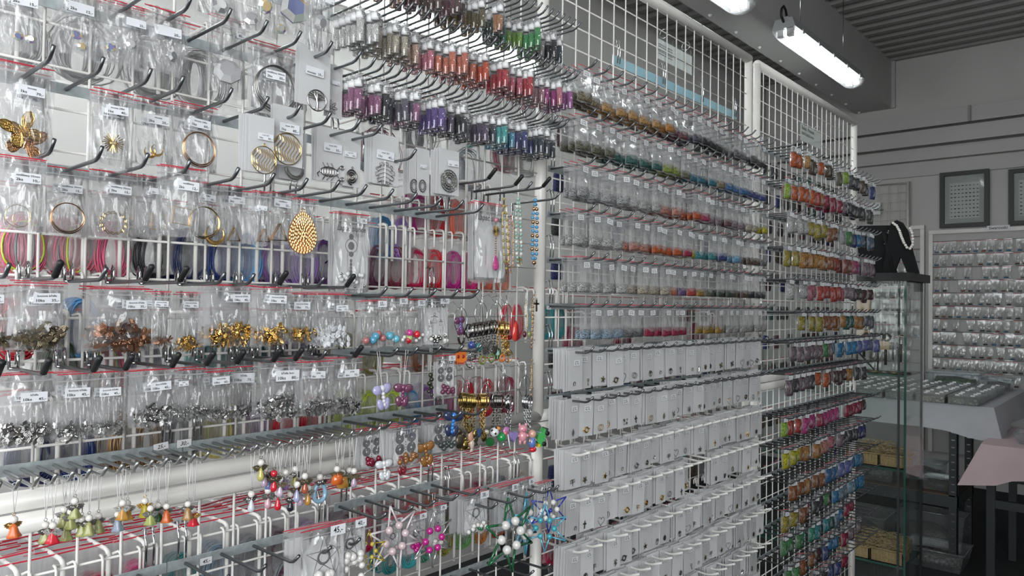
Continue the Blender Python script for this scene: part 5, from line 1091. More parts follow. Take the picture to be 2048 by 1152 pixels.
for px, py, cx, cy, m, what, c in up:
    if 'leaf' in what:
        b = MB()
        for k in range(7): a = (k-3)*.48; L_ = .45-.06*abs(k-3); b.add(prism([(0,-.12),(L_*math.sin(a-.14)*.6,L_*math.cos(a-.14)*.6-.12),(L_*math.sin(a),L_*math.cos(a)-.12),(L_*math.sin(a+.14)*.6,L_*math.cos(a+.14)*.6-.12)],.05,.05))
        b.add(tube([(.05,0,-.4),(.05,0,-.1)],.02,4)); ml = b.mesh('emblem', False)
        def c(t, d, ml=ml):
            o = ob('charm', pend('coin'), pm('dark_green_disc',(.04,.09,.03),.3), t, d, None, .024); ob('emblem', ml, pm('pale_mint',(.5,.75,.68),.4), o)
    keyring(px, py, cx, cy, m, ('gold coloured ' if m is GOLD else 'gunmetal ')+GC_+what, c)
t = ob('resin_pendant', mk('resin_pendant', prism([(0,.022),(.006,.012),(.0085,-.004),(.006,-.015),(0,-.018),(-.006,-.015),(-.0085,-.004),(-.006,.012)],.004)), bd('redresin',(.78,.06,.04)), None, atX(1031,664,.05)); tag(t,'flat red resin drop hanging beside the gold key rings','pendant')
b = MB(); b.add(prism([(-.5,.5),(.5,.5),(.5,-.2),(.32,-.3),(.32,-.5),(-.32,-.5),(-.32,-.3),(-.5,-.2)],.3)); t = ob('skull_pendant', None, loc=atX(920,716,.06), rot=(0,0,-.3), scale=.022); tag(t,'orange plastic skull pendant beside the silver tree disc','pendant'); ob('skull', b.mesh('skull',False), bd('orangepl',(.85,.20,.02)), t)
for s in (-1,1): ob('eye_socket', mk('eye_socket', ball(.14,9,6,(.14,s*.22,.12),(.3,1,1.2))), bd('darkred',(.35,.02,.02)), t)
for k in range(4): ob('tooth', mk('tooth', box(.14,.17,-.26+.14*k,-.16+.14*k,-.5,-.34), smooth=False), bd('darkred',(.35,.02,.02)), t)
for px in (936,974): wireloop(px, 808, 'wire loop spreading the lower gold key rings', x=.05, h=.05)
for px in (1008,1050): wireloop(px, 792, 'wire hook holding the lower silver key rings', x=.05, h=.06)
FISH = mk('charm', ball(.5,10,8,(0,0,0),(.35,.6,1)), prism([(-.1,-.4),(.1,-.4),(.3,-.75),(-.3,-.75)],.08))
TURT = MB()
TURT.add(ball(.4,10,7,(.05,0,0),(.45,.85,1)))
for s in (-1,1):
    for z in (.25,-.3): TURT.add(ball(.13,6,5,(0,s*.38,z)))
TURT.add(ball(.16,8,6,(0,0,.5))); TURT = TURT.mesh('charm')
low = [(922,800,917,882,ANTG,'bronze turtle',ch(TURT,BRONZE,.034)),(926,800,930,890,ANTG,'small gold turtle',ch(TURT,ANTG,.022)),(930,801,925,868,ANTG,'dark bead',ch(mk('charm',ball(.005,8,6)),bd('dkb',(.08,.05,.04)))),(934,801,941,872,ANTG,'cream and orange fish',ch(FISH,bd('fish',(.75,.42,.28)),.022)),(938,802,944,888,ANTG,'striped cream shell',ch(FISH,bd('cream',(.72,.6,.5)),.018)),(942,802,940,860,ANTG,'gold coil',ch(pend('owl'),ANTG,.02)),(946,802,950,868,ANTG,'gold bee',ch(FISH,ANTG,.016)),(958,802,952,876,GOLD,'black and gold drop',ch(FISH,bd('blackg',(.05,.04,.03)),.018)),(962,802,958,866,GOLD,'blue enamel owl',ch(pend('owl'),bd('blueen',(.05,.10,.25)),.018)),(966,802,968,872,GOLD,'bronze owl',ch(pend('owl'),ANTG,.024)),(970,802,973,864,GOLD,'pale shell',ch(mk('charm',ball(.005,8,6)),bd('pale',(.6,.55,.48)))),(985,802,980,884,GUN,'green glitter ball',ch(mk('charm',ball(.0085,12,9)),beadmat('glitter_greenball',(.02,.28,.06),1200,.4,.2,0,.4))),(989,802,989,864,GUN,'black and white football',None),(993,802,996,858,GUN,'orange tag',ch(mk('charm',ball(.005,8,6)),bd('otag',(.8,.3,.05)))),(997,802,1003,874,GUN,'green balloon',ch(mk('charm',ball(.0088,12,9)),bd('gball',(.02,.32,.08)))),(1001,802,1010,866,GUN,'pink stone',ch(mk('charm',ball(.006,8,6)),bd('pkst',(.6,.15,.2)))),(1013,804,1012,862,CHROME,'pink lollipop',None),(1020,804,1026,872,CHROME,'purple heart',None),(1018,806,1016,892,CHROME,'hollow wire heart',ch(pend('heart'),CHROME,.028)),(1048,803,1045,870,CHROME,'pink pig figure',None),(1053,804,1064,878,CHROME,'small doll in blue and red',None),(1058,804,1082,874,CHROME,'green toy car',None)]
for px, py, cx, cy, m, what, c in low:
    e = px < 1005
    def extra(t, d, what=what):
        if 'football' in what:
            o = ob('ball', mk('ball', ball(.0088,14,10)), bd('whitepl',(.8,.8,.8)), t, d)
            for k in range(9):
                a = k*2.4; z = 1-2*(k+.5)/9; r_ = math.sqrt(1-z*z); v_ = Vector((r_*math.cos(a),r_*math.sin(a),z))*.0088; ob('patch', mk('patch', ball(.0026,6,4)), BLACKCAP, o, v_*.86)
        elif 'lollipop' in what: ob('sweet', mk('sweet', ball(.0085,12,8,(0,0,0),(.5,1,1))), bd('pinksw',(.55,.22,.48)), t, d); ob('stick', mk('stick', tube([(.003,.002,-.006),(.004,.008,-.034)],.0013,6)), THREAD, t, d)
        elif 'purple heart' in what:
            P = [(.03*16*math.sin(a)**3,.03*(13*math.cos(a)-5*math.cos(2*a)-2*math.cos(3*a)-math.cos(4*a))) for a in [2*PI*k/24 for k in range(24)]]; ob('heart', mk('heart', prism(P,.35), smooth=False), bd('heartp',(.34,.26,.6)), t, d, None, .022)
        elif 'pig' in what:
            pk = bd('pigpink',(.78,.34,.40)); o = ob('body', mk('body', ball(.5,12,9,(0,0,-.1),(.7,.8,1))), pk, t, d, (0,0,-.6), .022); ob('head', mk('head', ball(.42,12,9,(.08,0,.55),(.85,1,.85))), pk, o); ob('snout', mk('snout', ball(.16,8,6,(.45,0,.5),(.6,1.1,.8))), bd('snout',(.70,.24,.32)), o)
            for s in (-1,1): ob('ear', mk('ear', ball(.14,7,5,(.05,s*.28,.9),(.5,.8,1.2))), pk, o); ob('leg', mk('leg', tube([(0,s*.2,-.4),(0,s*.2,-.8)],.13,8)), pk, o); ob('arm', mk('arm', tube([(.1,s*.35,.1),(.3,s*.42,-.1)],.1,7)), pk, o)
        elif 'doll' in what:
            o = ob('body', mk('body', lathe([(.3,-.8),(.42,-.4),(.34,.0),(.2,.2)],12)), bd('dollblue',(.12,.22,.55)), t, d, None, .02); ob('head', mk('head', ball(.42,12,9,(0,0,.5))), bd('dollskin',(.75,.42,.34)), o); ob('shoes', mk('shoes', ball(.36,10,7,(.1,0,-1.0),(1,1.2,.8))), bd('dollred',(.62,.02,.04)), o)
            for s in (-1,1): ob('arm', mk('arm', tube([(0,s*.3,.05),(.15,s*.5,-.2)],.1,7)), bd('dollskin',(.75,.42,.34)), o)
        elif 'car' in what:
            o = ob('body', mk('body', prism([(-.5,-.15),(.5,-.15),(.55,.05),(.3,.12),(.16,.32),(-.28,.32),(-.42,.1),(-.52,.05)],.5), smooth=False), bd('carg',(.06,.42,.10)), t, d, (1.25,0,-.4), .034); ob('bumper', mk('bumper', box(-.27,.27,.42,.6,-.18,-.02), smooth=False), bd('carb',(.05,.05,.05)), o); ob('wing_panel', mk('wing_panel', box(-.3,.3,-.6,-.4,.05,.2), smooth=False), bd('cary',(.7,.5,.03)), o)
            for s in (-1,1):
                for y in (-.32,.32): ob('wheel', mk('wheel', ([(p[2]+s*.26,p[0]+y,p[1]-.18) for p in lathe([(.0,-.05),(.14,-.05),(.14,.05),(0,.05)],12)[0]], lathe([(.0,-.05),(.14,-.05),(.14,.05),(0,.05)],12)[1])), BLACKCAP, o)
            ob('windscreen', mk('windscreen', box(-.2,.2,.17,.27,.14,.28), smooth=False), bd('carw',(.3,.45,.55)), o)
    keyring(px, py, cx, cy, m, {ANTG:'antique gold',GOLD:'bright gold',GUN:'gunmetal',CHROME:'large chrome'}[m]+' key ring of the lower cluster with a '+what, c or extra, x=.05, edge=e, big=1 if e else 1.05)

# ------------------------------------------------------------------ price tags on the rails, signs on the grid
def tagcard(px0, py0, px1, py1, s, label, x=.0115, rot=0):
    a = atX(px0,py1,x); c = atX(px1,py0,x); w = c.y-a.y; h = c.z-a.z
    t = ob('price_tag', mk('price_tag', box(-.0002,.0002,-w/2,w/2,-h/2,h/2), smooth=False), PAPER, None, (x,(a.y+c.y)/2,(a.z+c.z)/2), (rot,0,0)); tag(t, label, 'price tag')
    b_ = MB(); b_.add(textmesh(s,h*.72,'CENTER',.3), T((.0005,0,-h*.24))); ob('handwriting', b_.mesh('handwriting',False), INK, t)
tagcard(307,884,337,902,'25,-','slanted handwritten price tag on the angel rail',rot=.12); tagcard(354,877,383,896,'30,-','upright handwritten price tag on the angel rail'); tagcard(400,1112,424,1132,'45,-','handwritten price tag 45 on the lower rail'); tagcard(1094,612,1102,619,'38,-','tiny price tag at the start of the ice blue rail')
def sign(c0, c1, label, lines, x, paper):
    a = atX(*c0,x); c = atX(*c1,x); w = c.y-a.y; h = a.z-c.z; t = ob('hanging_sign', None, loc=(x,(a.y+c.y)/2,(a.z+c.z)/2)); tag(t, label, 'sign')
    ob('sleeve', mk('sleeve', box(.0004,.0008,-w/2,w/2,-h/2,h/2), smooth=False), GLASS, t); ob('paper', mk('paper', box(-.0002,.0002,-w*.48,w*.48,-h*.48,h*.5*paper), smooth=False), PAPER, t)
    b_ = MB()
    for s, sz, y, z, al in lines: b_.add(textmesh(s, sz, al), T((.0006,y*w,z*h)))
    ob('print', b_.mesh('print', False), INK, t)
    for s in (-.3,.3): ob('tie', mk('tie', ring(.012,.0007,14,4,c=(0,w*s,h*.5+.004),plane='xz')), CHROME, t)
sign((1312,62),(1385,152),'plain paper sign in a clear sleeve tied to the middle grid',[('cenik korale, rokajl, sirka 2mm',.006,-.44,.06-.09*k,'LEFT') for k in range(5)],-.004,.55)
sign((1600,243),(1642,300),'sign reading Rokajl Preciosa tied to the far grid',[('Rokajl - Preciosa',.018,-.42,.16,'LEFT'),('10,08,70,68,50 a vice',.015,-.45,-.12,'LEFT')],.006,.86)
# rail with blue film fixed to the rear face of the middle grid
t = ob('hook_rail', None, loc=(-.012,1.82,1.992)); tag(t, 'rear rail in blue protective film across the middle grid', 'hook rail')
ob('strip', mk('strip', box(-.001,.001,-.34,.345,-.012,.012), smooth=False), ZINC, t)
for k in range(14): ob('film_patch', mk('film_patch', box(.001,.0014,-.335+k*.049,-.29+k*.049,-.011,.011), smooth=False) if k == 0 else bpy.data.meshes['film_patch'], pm('blue_film',(.32,.55,.64),.35), t, (0,.049*k if k else 0,0) if k == 0 else (0,.049*k,0))
for k in range(4): ob('mount', ME_MOUNT, CHROME, t, (.012,-.33+k*.215,-.004))
for k in range(16):
    y = 1.49+.043*k; q = ob('cord_bag', R.choice(ME_CB), FILMS, None, (-.04,y,1.975), (0,0,R.uniform(-.1,.1))); tag(q, 'bag with a pale pink zip hanging on the rear blue rail', 'cord bag', 'bags on the rear blue rail'); ob('red_zip_edge', ME_CR, REDT, q)
    if k % 4 == 2: o = ob('beads', R.choice(ME_BP), beadmat('bead_maroon', BC['maroon'], 420, .5, .3), q, (0,0,-.06)); o['kind'] = 'stuff'
# ------------------------------------------------------------------ glass cabinet at the end of the grid
BLK = pm('black_lacquer', (.012,.012,.013), .45); VELVET = pm('black_velvet', (.006,.006,.007), .95); KRAFT = pm('kraft_board', (.36,.25,.15), .8, var=.12, scale=30); STRAW = pm('straw', (.34,.235,.11), .75, var=.35, scale=120); DGREY = pm('dark_grey_metal', (.05,.055,.06), .5, metal=.4)
GEDGE = pm('green_glass_edge', (.03,.09,.07), .15, spec=.8)
CY0 = 3.42; xr = atY(1812,700,CY0).x; CY1 = atX(1848,700,xr).y; xl = -.62; ztop = atY(1800,562,CY0).z
cab = ob('glass_cabinet', None, loc=(0,CY0,0)); tag(cab, 'tall glass cabinet with a black top at the end of the grid', 'cabinet')
def cb(nm, x0, x1, y0, y1, z0, z1, m, par=None): return ob(nm, mk(nm, box(x0,x1,y0-CY0,y1-CY0,z0,z1), smooth=False), m, par or cab)
cb('top', xl-.02, xr+.02, CY0-.02, CY1+.02, ztop, ztop+.035, BLK); cb('base', xl, xr, CY0, CY1, 0, .10, BLK)
cb('pane', xl, xr-.006, CY0, CY0+.005, .10, ztop, GLASS); cb('pane', xr-.005, xr, CY0+.006, CY1, .10, ztop, GLASS); cb('pane', xl, xr-.006, CY1-.005, CY1, .10, ztop, GLASS)
cb('pane_edge', xr-.007, xr+.001, CY0-.001, CY0+.006, .10, ztop, GEDGE); cb('corner_profile', xr-.034, xr-.026, CY0+.006, CY0+.014, .10, ztop, DGREY); cb('corner_profile', xr-.012, xr-.004, CY1-.016, CY1-.006, .10, ztop, DGREY)
cb('hinge', xr-.03, xr+.004, CY1-.05, CY1-.04, ztop-.04, ztop-.002, BLK)
zsh = [atY(1770,748,CY0+.02).z, atY(1750,932,CY0+.02).z, atY(1750,1122,CY0+.02).z]
for z in zsh: cb('shelf', xl+.01, xr-.01, CY0+.012, CY1-.012, z-.008, z, GEDGE)
def basket(px0, px1, py, shelf, y0, d, h, label):
    z = zsh[shelf]+.001; a = atY(px0,py,y0).x; c = atY(px1,py,y0).x; w = c-a; t = ob('straw_basket', None, loc=((a+c)/2,y0+d/2,z)); tag(t, label, 'basket')
    b = MB()
    for sx, sy, ww, dd in ((0,-1,w,.006),(0,1,w,.006),(-1,0,.006,d),(1,0,.006,d)): b.add(box(sx*(w/2-.003)-ww/2,sx*(w/2-.003)+ww/2,sy*(d/2-.003)-dd/2,sy*(d/2-.003)+dd/2,0,h))
    b.add(box(-w/2,w/2,-d/2,d/2,0,.004)); ob('body', b.mesh('body', False), STRAW, t)
    n = int(w/.012); me = mk('slat', box(-.0025,.0025,-.002,0,.004,h-.004), smooth=False)
    for k in range(n): ob('slat', me, STRAW, t, (-w/2+.006+k*w/n,-d/2,0))
    ob('rim', mk('rim', tube([(-w/2,-d/2,h),(w/2,-d/2,h),(w/2,d/2,h),(-w/2,d/2,h)],.004,6,True)), STRAW, t)
    b = MB()
    for k in range(130):
        p = Vector((R.uniform(-.45,.45)*w,R.uniform(-.45,.45)*d,h*.75+R.uniform(0,.035))); q = Vector((R.uniform(-1,1),R.uniform(-1,1),R.uniform(-.3,.4)))*.03
        b.add(tube([p-q,p+Vector((0,0,.006)),p+q],.0012,3))
    s = ob('straw', b.mesh('straw'), pm('pale_straw',(.42,.31,.17),.7,var=.3,scale=90), t); s['kind'] = 'stuff'
basket(1690,1757,918,1,CY0+.02,.11,.052,'straw basket on the upper basket shelf, beside the grid'); basket(1759,1811,918,1,CY0+.03,.12,.05,'straw basket on the upper basket shelf, in the glass corner'); basket(1720,1790,905,1,CY0+.15,.1,.055,'straw basket standing behind on the upper basket shelf')
basket(1672,1738,1110,2,CY0+.02,.10,.05,'straw basket on the lower shelf, half hidden by the grid'); basket(1741,1806,1115,2,CY0+.02,.11,.055,'wide straw basket on the lower shelf'); basket(1690,1752,1085,2,CY0+.14,.11,.055,'straw basket behind on the lower shelf'); basket(1756,1812,1085,2,CY0+.15,.10,.055,'straw basket behind in the glass corner of the lower shelf')
def board(px0, py0, px1, py1, y, label):
    a = atY(px0,py1,y); c = atY(px1,py0,y); t = ob('display_board', None, loc=((a.x+c.x)/2,y,a.z)); w = c.x-a.x; h = c.z-a.z; tag(t, label, 'display board')
    ob('board', mk('board', box(-w/2,w/2,-.004,.004,0,h), smooth=False), KRAFT, t)
    for k in range(5): ob('bead_coil', mk('bead_coil', ring(.014,.005,14,5,c=(-w*.4+w*.2*k,-.002,h+.004),plane='xz')), pm('dark_beads',(.03,.03,.03),.3,var=.6,scale=500), t)
board(1700,590,1742,621,CY0+.10,'kraft board with a gold bracelet, highest in the cabinet'); board(1698,655,1739,669,CY0+.12,'low kraft board in the cabinet'); board(1727,677,1779,697,CY0+.09,'kraft board with black bead coils in the cabinet')
# jewellery stand with hanging chains
t = ob('jewellery_stand', None, loc=(0,CY0+.11,zsh[0])); tag(t, 'black jewellery stand with hanging chains on the glass shelf', 'jewellery stand')
xa, xb = atY(1700,745,CY0+.11).x, atY(1765,745,CY0+.11).x
for x in (xa,xb-.02): ob('upright', mk('upright', box(x-.003,x+.003,-.003,.003,0,.13), smooth=False), BLK, t)
ob('bar', mk('bar', box(xa-.05,xb+.06,-.003,.003,.127,.133), smooth=False), BLK, t); ob('strut', mk('strut', tube([(xa+.02,0,.10),(xb-.02,-.02,0)],.004,6)), BLK, t)
for k in range(9): ob('chain', mk('chain', tube([(xa-.03+.03*k,-.006,.128),(xa-.03+.03*k,-.006,.03+R.uniform(0,.04))],R.uniform(.003,.007),5)), pm('chain_%d' % (k % 3),[(.06,.05,.04),(.30,.27,.22),(.14,.12,.10)][k % 3],.4,metal=.5,var=.6,scale=300), t)
for k in range(7): o = ob('bangle', mk('bangle', ring(.022,.005,18,5,plane='xy')) if k == 0 else bpy.data.meshes['bangle'], BRONZE if k % 2 else DKMETAL, None, (xa+.04*k,CY0+.05,zsh[0]+.006)); tag(o,'small metal bangle lying on the upper glass shelf','bangle','bangles on the glass shelf')
# ------------------------------------------------------------------ velvet busts with the pearl necklace
def pxpoly(pts, y, th, nm):
    P = [atY(*p,y) for p in pts]; cx_ = sum(p.x for p in P)/len(P); z0 = ztop+.035; n = len(P)
    v = [(p.x-cx_,-th/2,max(p.z,z0)-z0) for p in P]+[(p.x-cx_,th/2,max(p.z,z0)-z0) for p in P]
    return mk(nm, (v, [tuple(range(n)),tuple(range(2*n-1,n-1,-1))]+[(i,n+i,n+(i+1)%n,(i+1)%n) for i in range(n)]), smooth=False), cx_, z0
YBU = (CY0+CY1)/2-.02
def bust(pts, y, th, label):
    me, cx_, z0 = pxpoly(pts, y, th, 'panel'); t = ob('necklace_bust', None, loc=(cx_,y,z0)); tag(t, label, 'necklace display'); o = ob('panel', me, VELVET, t); o.rotation_euler = (.12,0,0)
    h = max(v.co.z for v in me.vertices); ob('prop', mk('prop', prism([(.02,0),(.03,0),(h*.3,h*.75),(h*.3-.01,h*.75)],.05)), VELVET, t, (0,0,0), (0,0,PI/2))
    return t
bust([(1716,452),(1786,451),(1800,480),(1786,500),(1778,549),(1722,549)],YBU+.05,.02,'broad black velvet panel holding silver strands')
bu = bust([(1783,458),(1787,446),(1797,441),(1808,446),(1818,462),(1826,500),(1838,549),(1817,549),(1803,513),(1788,549),(1766,549)],YBU-.03,.025,'tall black velvet bust wearing the pearl necklace')
pl = [(1786,446),(1793,451),(1799,462),(1803,474),(1808,486),(1814,495),(1820,497),(1825,490),(1826,478),(1824,466),(1820,457),(1815,452)]
PT = [atY(*p,YBU-.085) for p in pl]; t = ob('pearl_necklace', None, loc=PT[0]); tag(t, 'white pearl necklace draped on the black velvet bust', 'necklace')
acc = []; me = mk('pearl', ball(.0062,9,6))
for a, c in zip(PT, PT[1:]):
    n = max(1,round((c-a).length/.0105))
    for k in range(n): ob('pearl', me, PEARL, t, a.lerp(c,k/n)-PT[0])
for s, (p0, p1) in enumerate((((1784,462),(1768,492)),((1792,468),(1775,494)),((1796,476),(1786,494)),((1780,458),(1774,470)))):
    a, c = atY(*p0,YBU+.02), atY(*p1,YBU+.02); t = ob('bead_strand', None, loc=a); tag(t, ['longest','second','inner','short'][s]+' silver bead strand hanging on the broad velvet panel', 'bead strand'); n = max(2,round((c-a).length/.011))
    for k in range(n): ob('bead', me, SILVER, t, (c-a)*(k/n), None, .85)

# ------------------------------------------------------------------ back wall: boards of small bags, grid, framed pictures
YW = YB-.02
def backboard(px0, px1, ptop, label, pitch=.058, rows=11, left=None):
    a = atY(px0,ptop,YW); x0 = a.x; x1 = atY(px1,ptop,YW).x; z1 = a.z; z0 = .25
    t = ob('bag_board', None, loc=((x0+x1)/2,YW,z0)); tag(t, label, 'display board'); w = x1-x0
    ob('panel', mk('panel', box(-w/2,w/2,-.004,.012,0,z1-z0), smooth=False), pm('pale_board',(.52,.51,.50),.7), t)
    for (xa, xb, za, zb) in ((-w/2,-w/2+.03,0,z1-z0-.031),(w/2-.03,w/2,0,z1-z0-.031),(-w/2,w/2,z1-z0-.03,z1-z0)): ob('frame', mk('frame', box(xa,xb,-.03,-.004,za,zb), smooth=False), PIPE, t)
    return x0, x1, z1
ME_WB = [scaled(q,(.020,.055,.094),'wall_bag') for q in ME_BAGS[:4]]; ME_WC = [pillow(.030,.011,.012,60+s) for s in range(3)]; ME_WRD = mk('red_zip_edge', box(-.001,.001,-.026,.026,-.004,-.001), smooth=False)
FILMW = film('wall_bag_film', .50, 1.10, bump=0, rough=.2, hcol=(.80,.80,.80))
def wallbags(x0, x1, ztop_, what, grp, rows=11, skip=.05):
    cols = ['smoke','charcoal','clear','silver','redbrown','maroon','tealgreen','steel','bronze','black','azure','rust']
    for r_ in range(rows):
        z = ztop_-.075-.104*r_; x = x0+.06; 
        me = mk('hook_bar', tube([(0,0,0),(x1-x0-.06,0,0)],.003,5)); b_ = ob('hook_bar', me, CHROME, None, (x0+.03,YW-.02,z+.004)); tag(b_, '%s hook bar of the %s' % (NR[r_], what), 'hook bar', 'hook bars of the '+what)
        while x < x1-.05:
            if R.random() > skip:
                c = R.choice(cols) if r_ != 0 else R.choice(['azure','orange','azure','smoke','royal','clear','teal'])
                o = ob('wall_bag', R.choice(ME_WB), FILMW, None, (x,YW-.03-R.uniform(0,.02),z), (R.uniform(-.05,.05),0,-PI/2+R.uniform(-.15,.15))); tag(o, 'tiny bag with %s beads on the %s bar of the %s' % (BN.get(c,c), NR[r_], what), 'bag', '%s bags, %s bar, %s' % (c, NR[r_], grp))
                k = ob('beads', R.choice(ME_WC), beadmat('bead_'+c, BC[c], 380, .75, .3, 0, 0, .8), o, (.001,0,-.090)); k['kind'] = 'stuff'
                if R.random() < .7: ob('red_zip_edge', ME_WRD, REDT, o)
            x += R.choice((.05,.053,.053,.056,.075))
x0, x1, z1 = backboard(1859,2140,462,'white framed board of crystal bags on the back wall'); wallbags(x0, min(x1,.62), z1-.02, 'crystal board', 'crystal board')
x0, x1, z1 = backboard(1560,1850,466,'white framed board of bags behind the glass cabinet'); wallbags(max(x0,-.95), x1, z1-.02, 'board behind the cabinet', 'cabinet board', skip=.15)
lb = atY(1998,456,YW); t = ob('board_label', mk('board_label', box(-.075,.075,-.001,.001,-.018,.018), smooth=False), PAPER, None, (lb.x,YW-.034,lb.z)); tag(t,'small printed name strip on top of the crystal board','label')
b = MB(); b.add(textmesh('Swarovski',.03,'CENTER'), RZ(-PI/2)@T((.002,0,-.011))); ob('print', b.mesh('print',False), INK, t)
# wire grid hung on the wall
a = atY(1660,372,YW); c = atY(1819,366,YW); t = ob('wall_grid', None, loc=(c.x,YW-.03,c.z)); tag(t,'white wire grid hung on the back wall above the cabinet','grid panel'); w = c.x-a.x; h = 1.1
ob('frame', mk('frame', tube([(0,0,0),(-w,0,0),(-w,0,-h),(0,0,-h)],.016,8,True)), PIPE, t)
mv = mk('wire', tube([(0,0,0),(0,0,-h)],.003,5)); mh = mk('wire', tube([(0,0,0),(-w,0,0)],.003,5))
for k in range(1,int(w/.075)): ob('vertical_wire', mv, WIRE, t, (-.075*k,0,0))
for k in range(1,int(h/.075)): ob('horizontal_wire', mh, WIRE, t, (0,.004,-.075*k))
a = atY(1733,408,YW); c = atY(1764,430,YW); t = ob('hanging_sign', mk('hanging_sign', box(0,c.x-a.x,-.001,.001,c.z-a.z,0), smooth=False), PAPER, None, (a.x,YW-.045,a.z)); tag(t,'white paper sign on the wall grid above the cabinet','sign')
b = MB(); b.add(textmesh('Swarovski',.034,'LEFT'), T((.01,-.002,-.075))@RZ(-PI/2)); ob('print', b.mesh('print',False), INK, t)
def picture(px0, px1, pt, pb, label, seed):
    rr = random.Random(seed); a = atY(px0,pt,YW); c = atY(px1,pb,YW); w = c.x-a.x; h = a.z-c.z; t = ob('framed_picture', None, loc=(a.x,YW,c.z)); tag(t, label, 'picture')
    fw_ = .032
    for q in ((0,fw_,0,h),(w-fw_,w,0,h),(fw_,w-fw_,0,fw_),(fw_,w-fw_,h-fw_,h)): ob('frame', mk('frame', box(q[0],q[1],-.03,.01,q[2],q[3]), smooth=False), BLK, t)
    ob('mat_board', mk('mat_board', box(fw_,w-fw_,-.006,.004,fw_,h-fw_), smooth=False), pm('mat_board',(.42,.42,.42),.7), t); ob('sheet', mk('sheet', box(w*.2,w*.8,-.008,-.006,h*.16,h*.8), smooth=False), pm('print_sheet',(.56,.56,.55),.6), t)
    ob('glazing', mk('glazing', box(fw_,w-fw_,-.014,-.013,fw_,h-fw_), smooth=False), GLASS, t)
    b = MB()
    for r_ in range(9):
        for k in range(8): b.add(ball(.0075*rr.uniform(.7,1.1),7,4,(w*.235+k*w*.076,-.0085,h*.2+r_*h*.068),(1.15,.12,.62)))
    ob('printed_rows', b.mesh('printed_rows'), pm('print_ink',(.10,.12,.12),.6,var=.5,scale=60), t)
picture(1881,1979,347,452,'framed print with rows of small oval stones, square in full view',1); picture(2018,2125,340,446,'framed print of oval stones partly outside the view, beside the other',2)

# ------------------------------------------------------------------ cloth covered rack, tubs and pink table
def drape(x0, x1, y0, y1, z, dr, name, flare, seed, rear=True):
    rr = random.Random(seed); P = []; n = 16
    def edge(a, b): return [Vector(a).lerp(Vector(b),k/n) for k in range(n)]
    loop = edge((x0,y0,0),(x1,y0,0))+edge((x1,y0,0),(x1,y1,0))+edge((x1,y1,0),(x0,y1,0))+edge((x0,y1,0),(x0,y0,0))
    cx_, cy_ = (x0+x1)/2,(y0+y1)/2; v = []; f = []; m = len(loop)
    for j in range(5):
        t = j/4
        for i, p in enumerate(loop):
            u = (i % n)/n; cor = max(0,1-min(u,1-u)*7); out = Vector((0,-1,0)) if i < n else Vector((1,0,0)) if i < 2*n else Vector((0,1,0)) if i < 3*n else Vector((-1,0,0))
            if i % n == 0: prev = [Vector((-1,0,0)),Vector((0,-1,0)),Vector((1,0,0)),Vector((0,1,0))][i//n]; out = (out+prev).normalized()
            wv = .012*math.sin(i*.9+seed)*t
            v.append(tuple(p+out*(.01+.02*t+wv+flare*cor*t)+Vector((0,0,z-dr*t*(1+.35*cor)))))
    for j in range(4):
        for i in range(m): f.append((j*m+i,(j+1)*m+i,(j+1)*m+(i+1)%m,j*m+(i+1)%m))
    v2 = [(x0-.01,y0-.01,z),(x1+.01,y0-.01,z),(x1+.01,y1+.01,z),(x0-.01,y1+.01,z)]; b = MB(); b.add((v,f)); f2 = [tuple(range(m))]; b.f += [tuple(range(m))]; b.m += [0]
    return b.mesh(name, math.radians(45))
ZT = atY(1985,815,4.55).z; xt = atY(1985,815,4.55).x; yt1 = 5.75
GCLOTH = pm('grey_white_cloth', (.44,.44,.47), .85, var=.06, scale=8); PCLOTH = pm('pink_cloth', (.60,.46,.48), .85, var=.05, scale=8)
rk = ob('steel_rack', None, loc=(0,0,0)); tag(rk, 'dark slotted steel rack under the grey tablecloth', 'rack')
ob('worktop', mk('worktop', box(-1.3,xt-.005,4.56,yt1,ZT-.03,ZT-.004), smooth=False), DGREY, rk)
hx = atZ(1914,1138,0).x; hy = atZ(1914,1138,0).y
def angle_post(x, y, lab='post'):
    o = ob('post', mk('post', box(x-.04,x,y,y+.003,0,ZT-.03), box(x-.003,x,y,y+.04,0,ZT-.03), smooth=False), DGREY, rk); me = bpy.data.meshes.get('slot') or mk('slot', box(-.008,.008,-.002,0,-.003,.003), smooth=False)
    for k in range(20): ob('slot', me, SILVER, o, (x-.02,y,.05+.04*k))
for x, y in ((hx,hy),(hx,hy+.42),(hx+.02,hy+1.0),(-.75,hy),(-.75,hy+.42)): angle_post(x,y)
zs2 = atY(1870,988,hy).z
for z in (zs2,): ob('shelf', mk('shelf', box(-.78,hx,hy-.005,hy+.45,z-.06,z), smooth=False), DGREY, rk); ob('shelf_board', mk('shelf_board', box(-.77,hx-.01,hy,hy+.44,z,z+.006), smooth=False), pm('brown_board',(.10,.07,.05),.7), rk)
tag(ob('tablecloth', drape(-1.35,xt,4.55,yt1,ZT,.135,'tablecloth',.06,3), GCLOTH), 'grey white cloth draped over the steel rack', 'tablecloth')
TUB = film('tub_plastic', .14, 1.08, tint=(.8,.84,.86), bump=0, rough=.2)
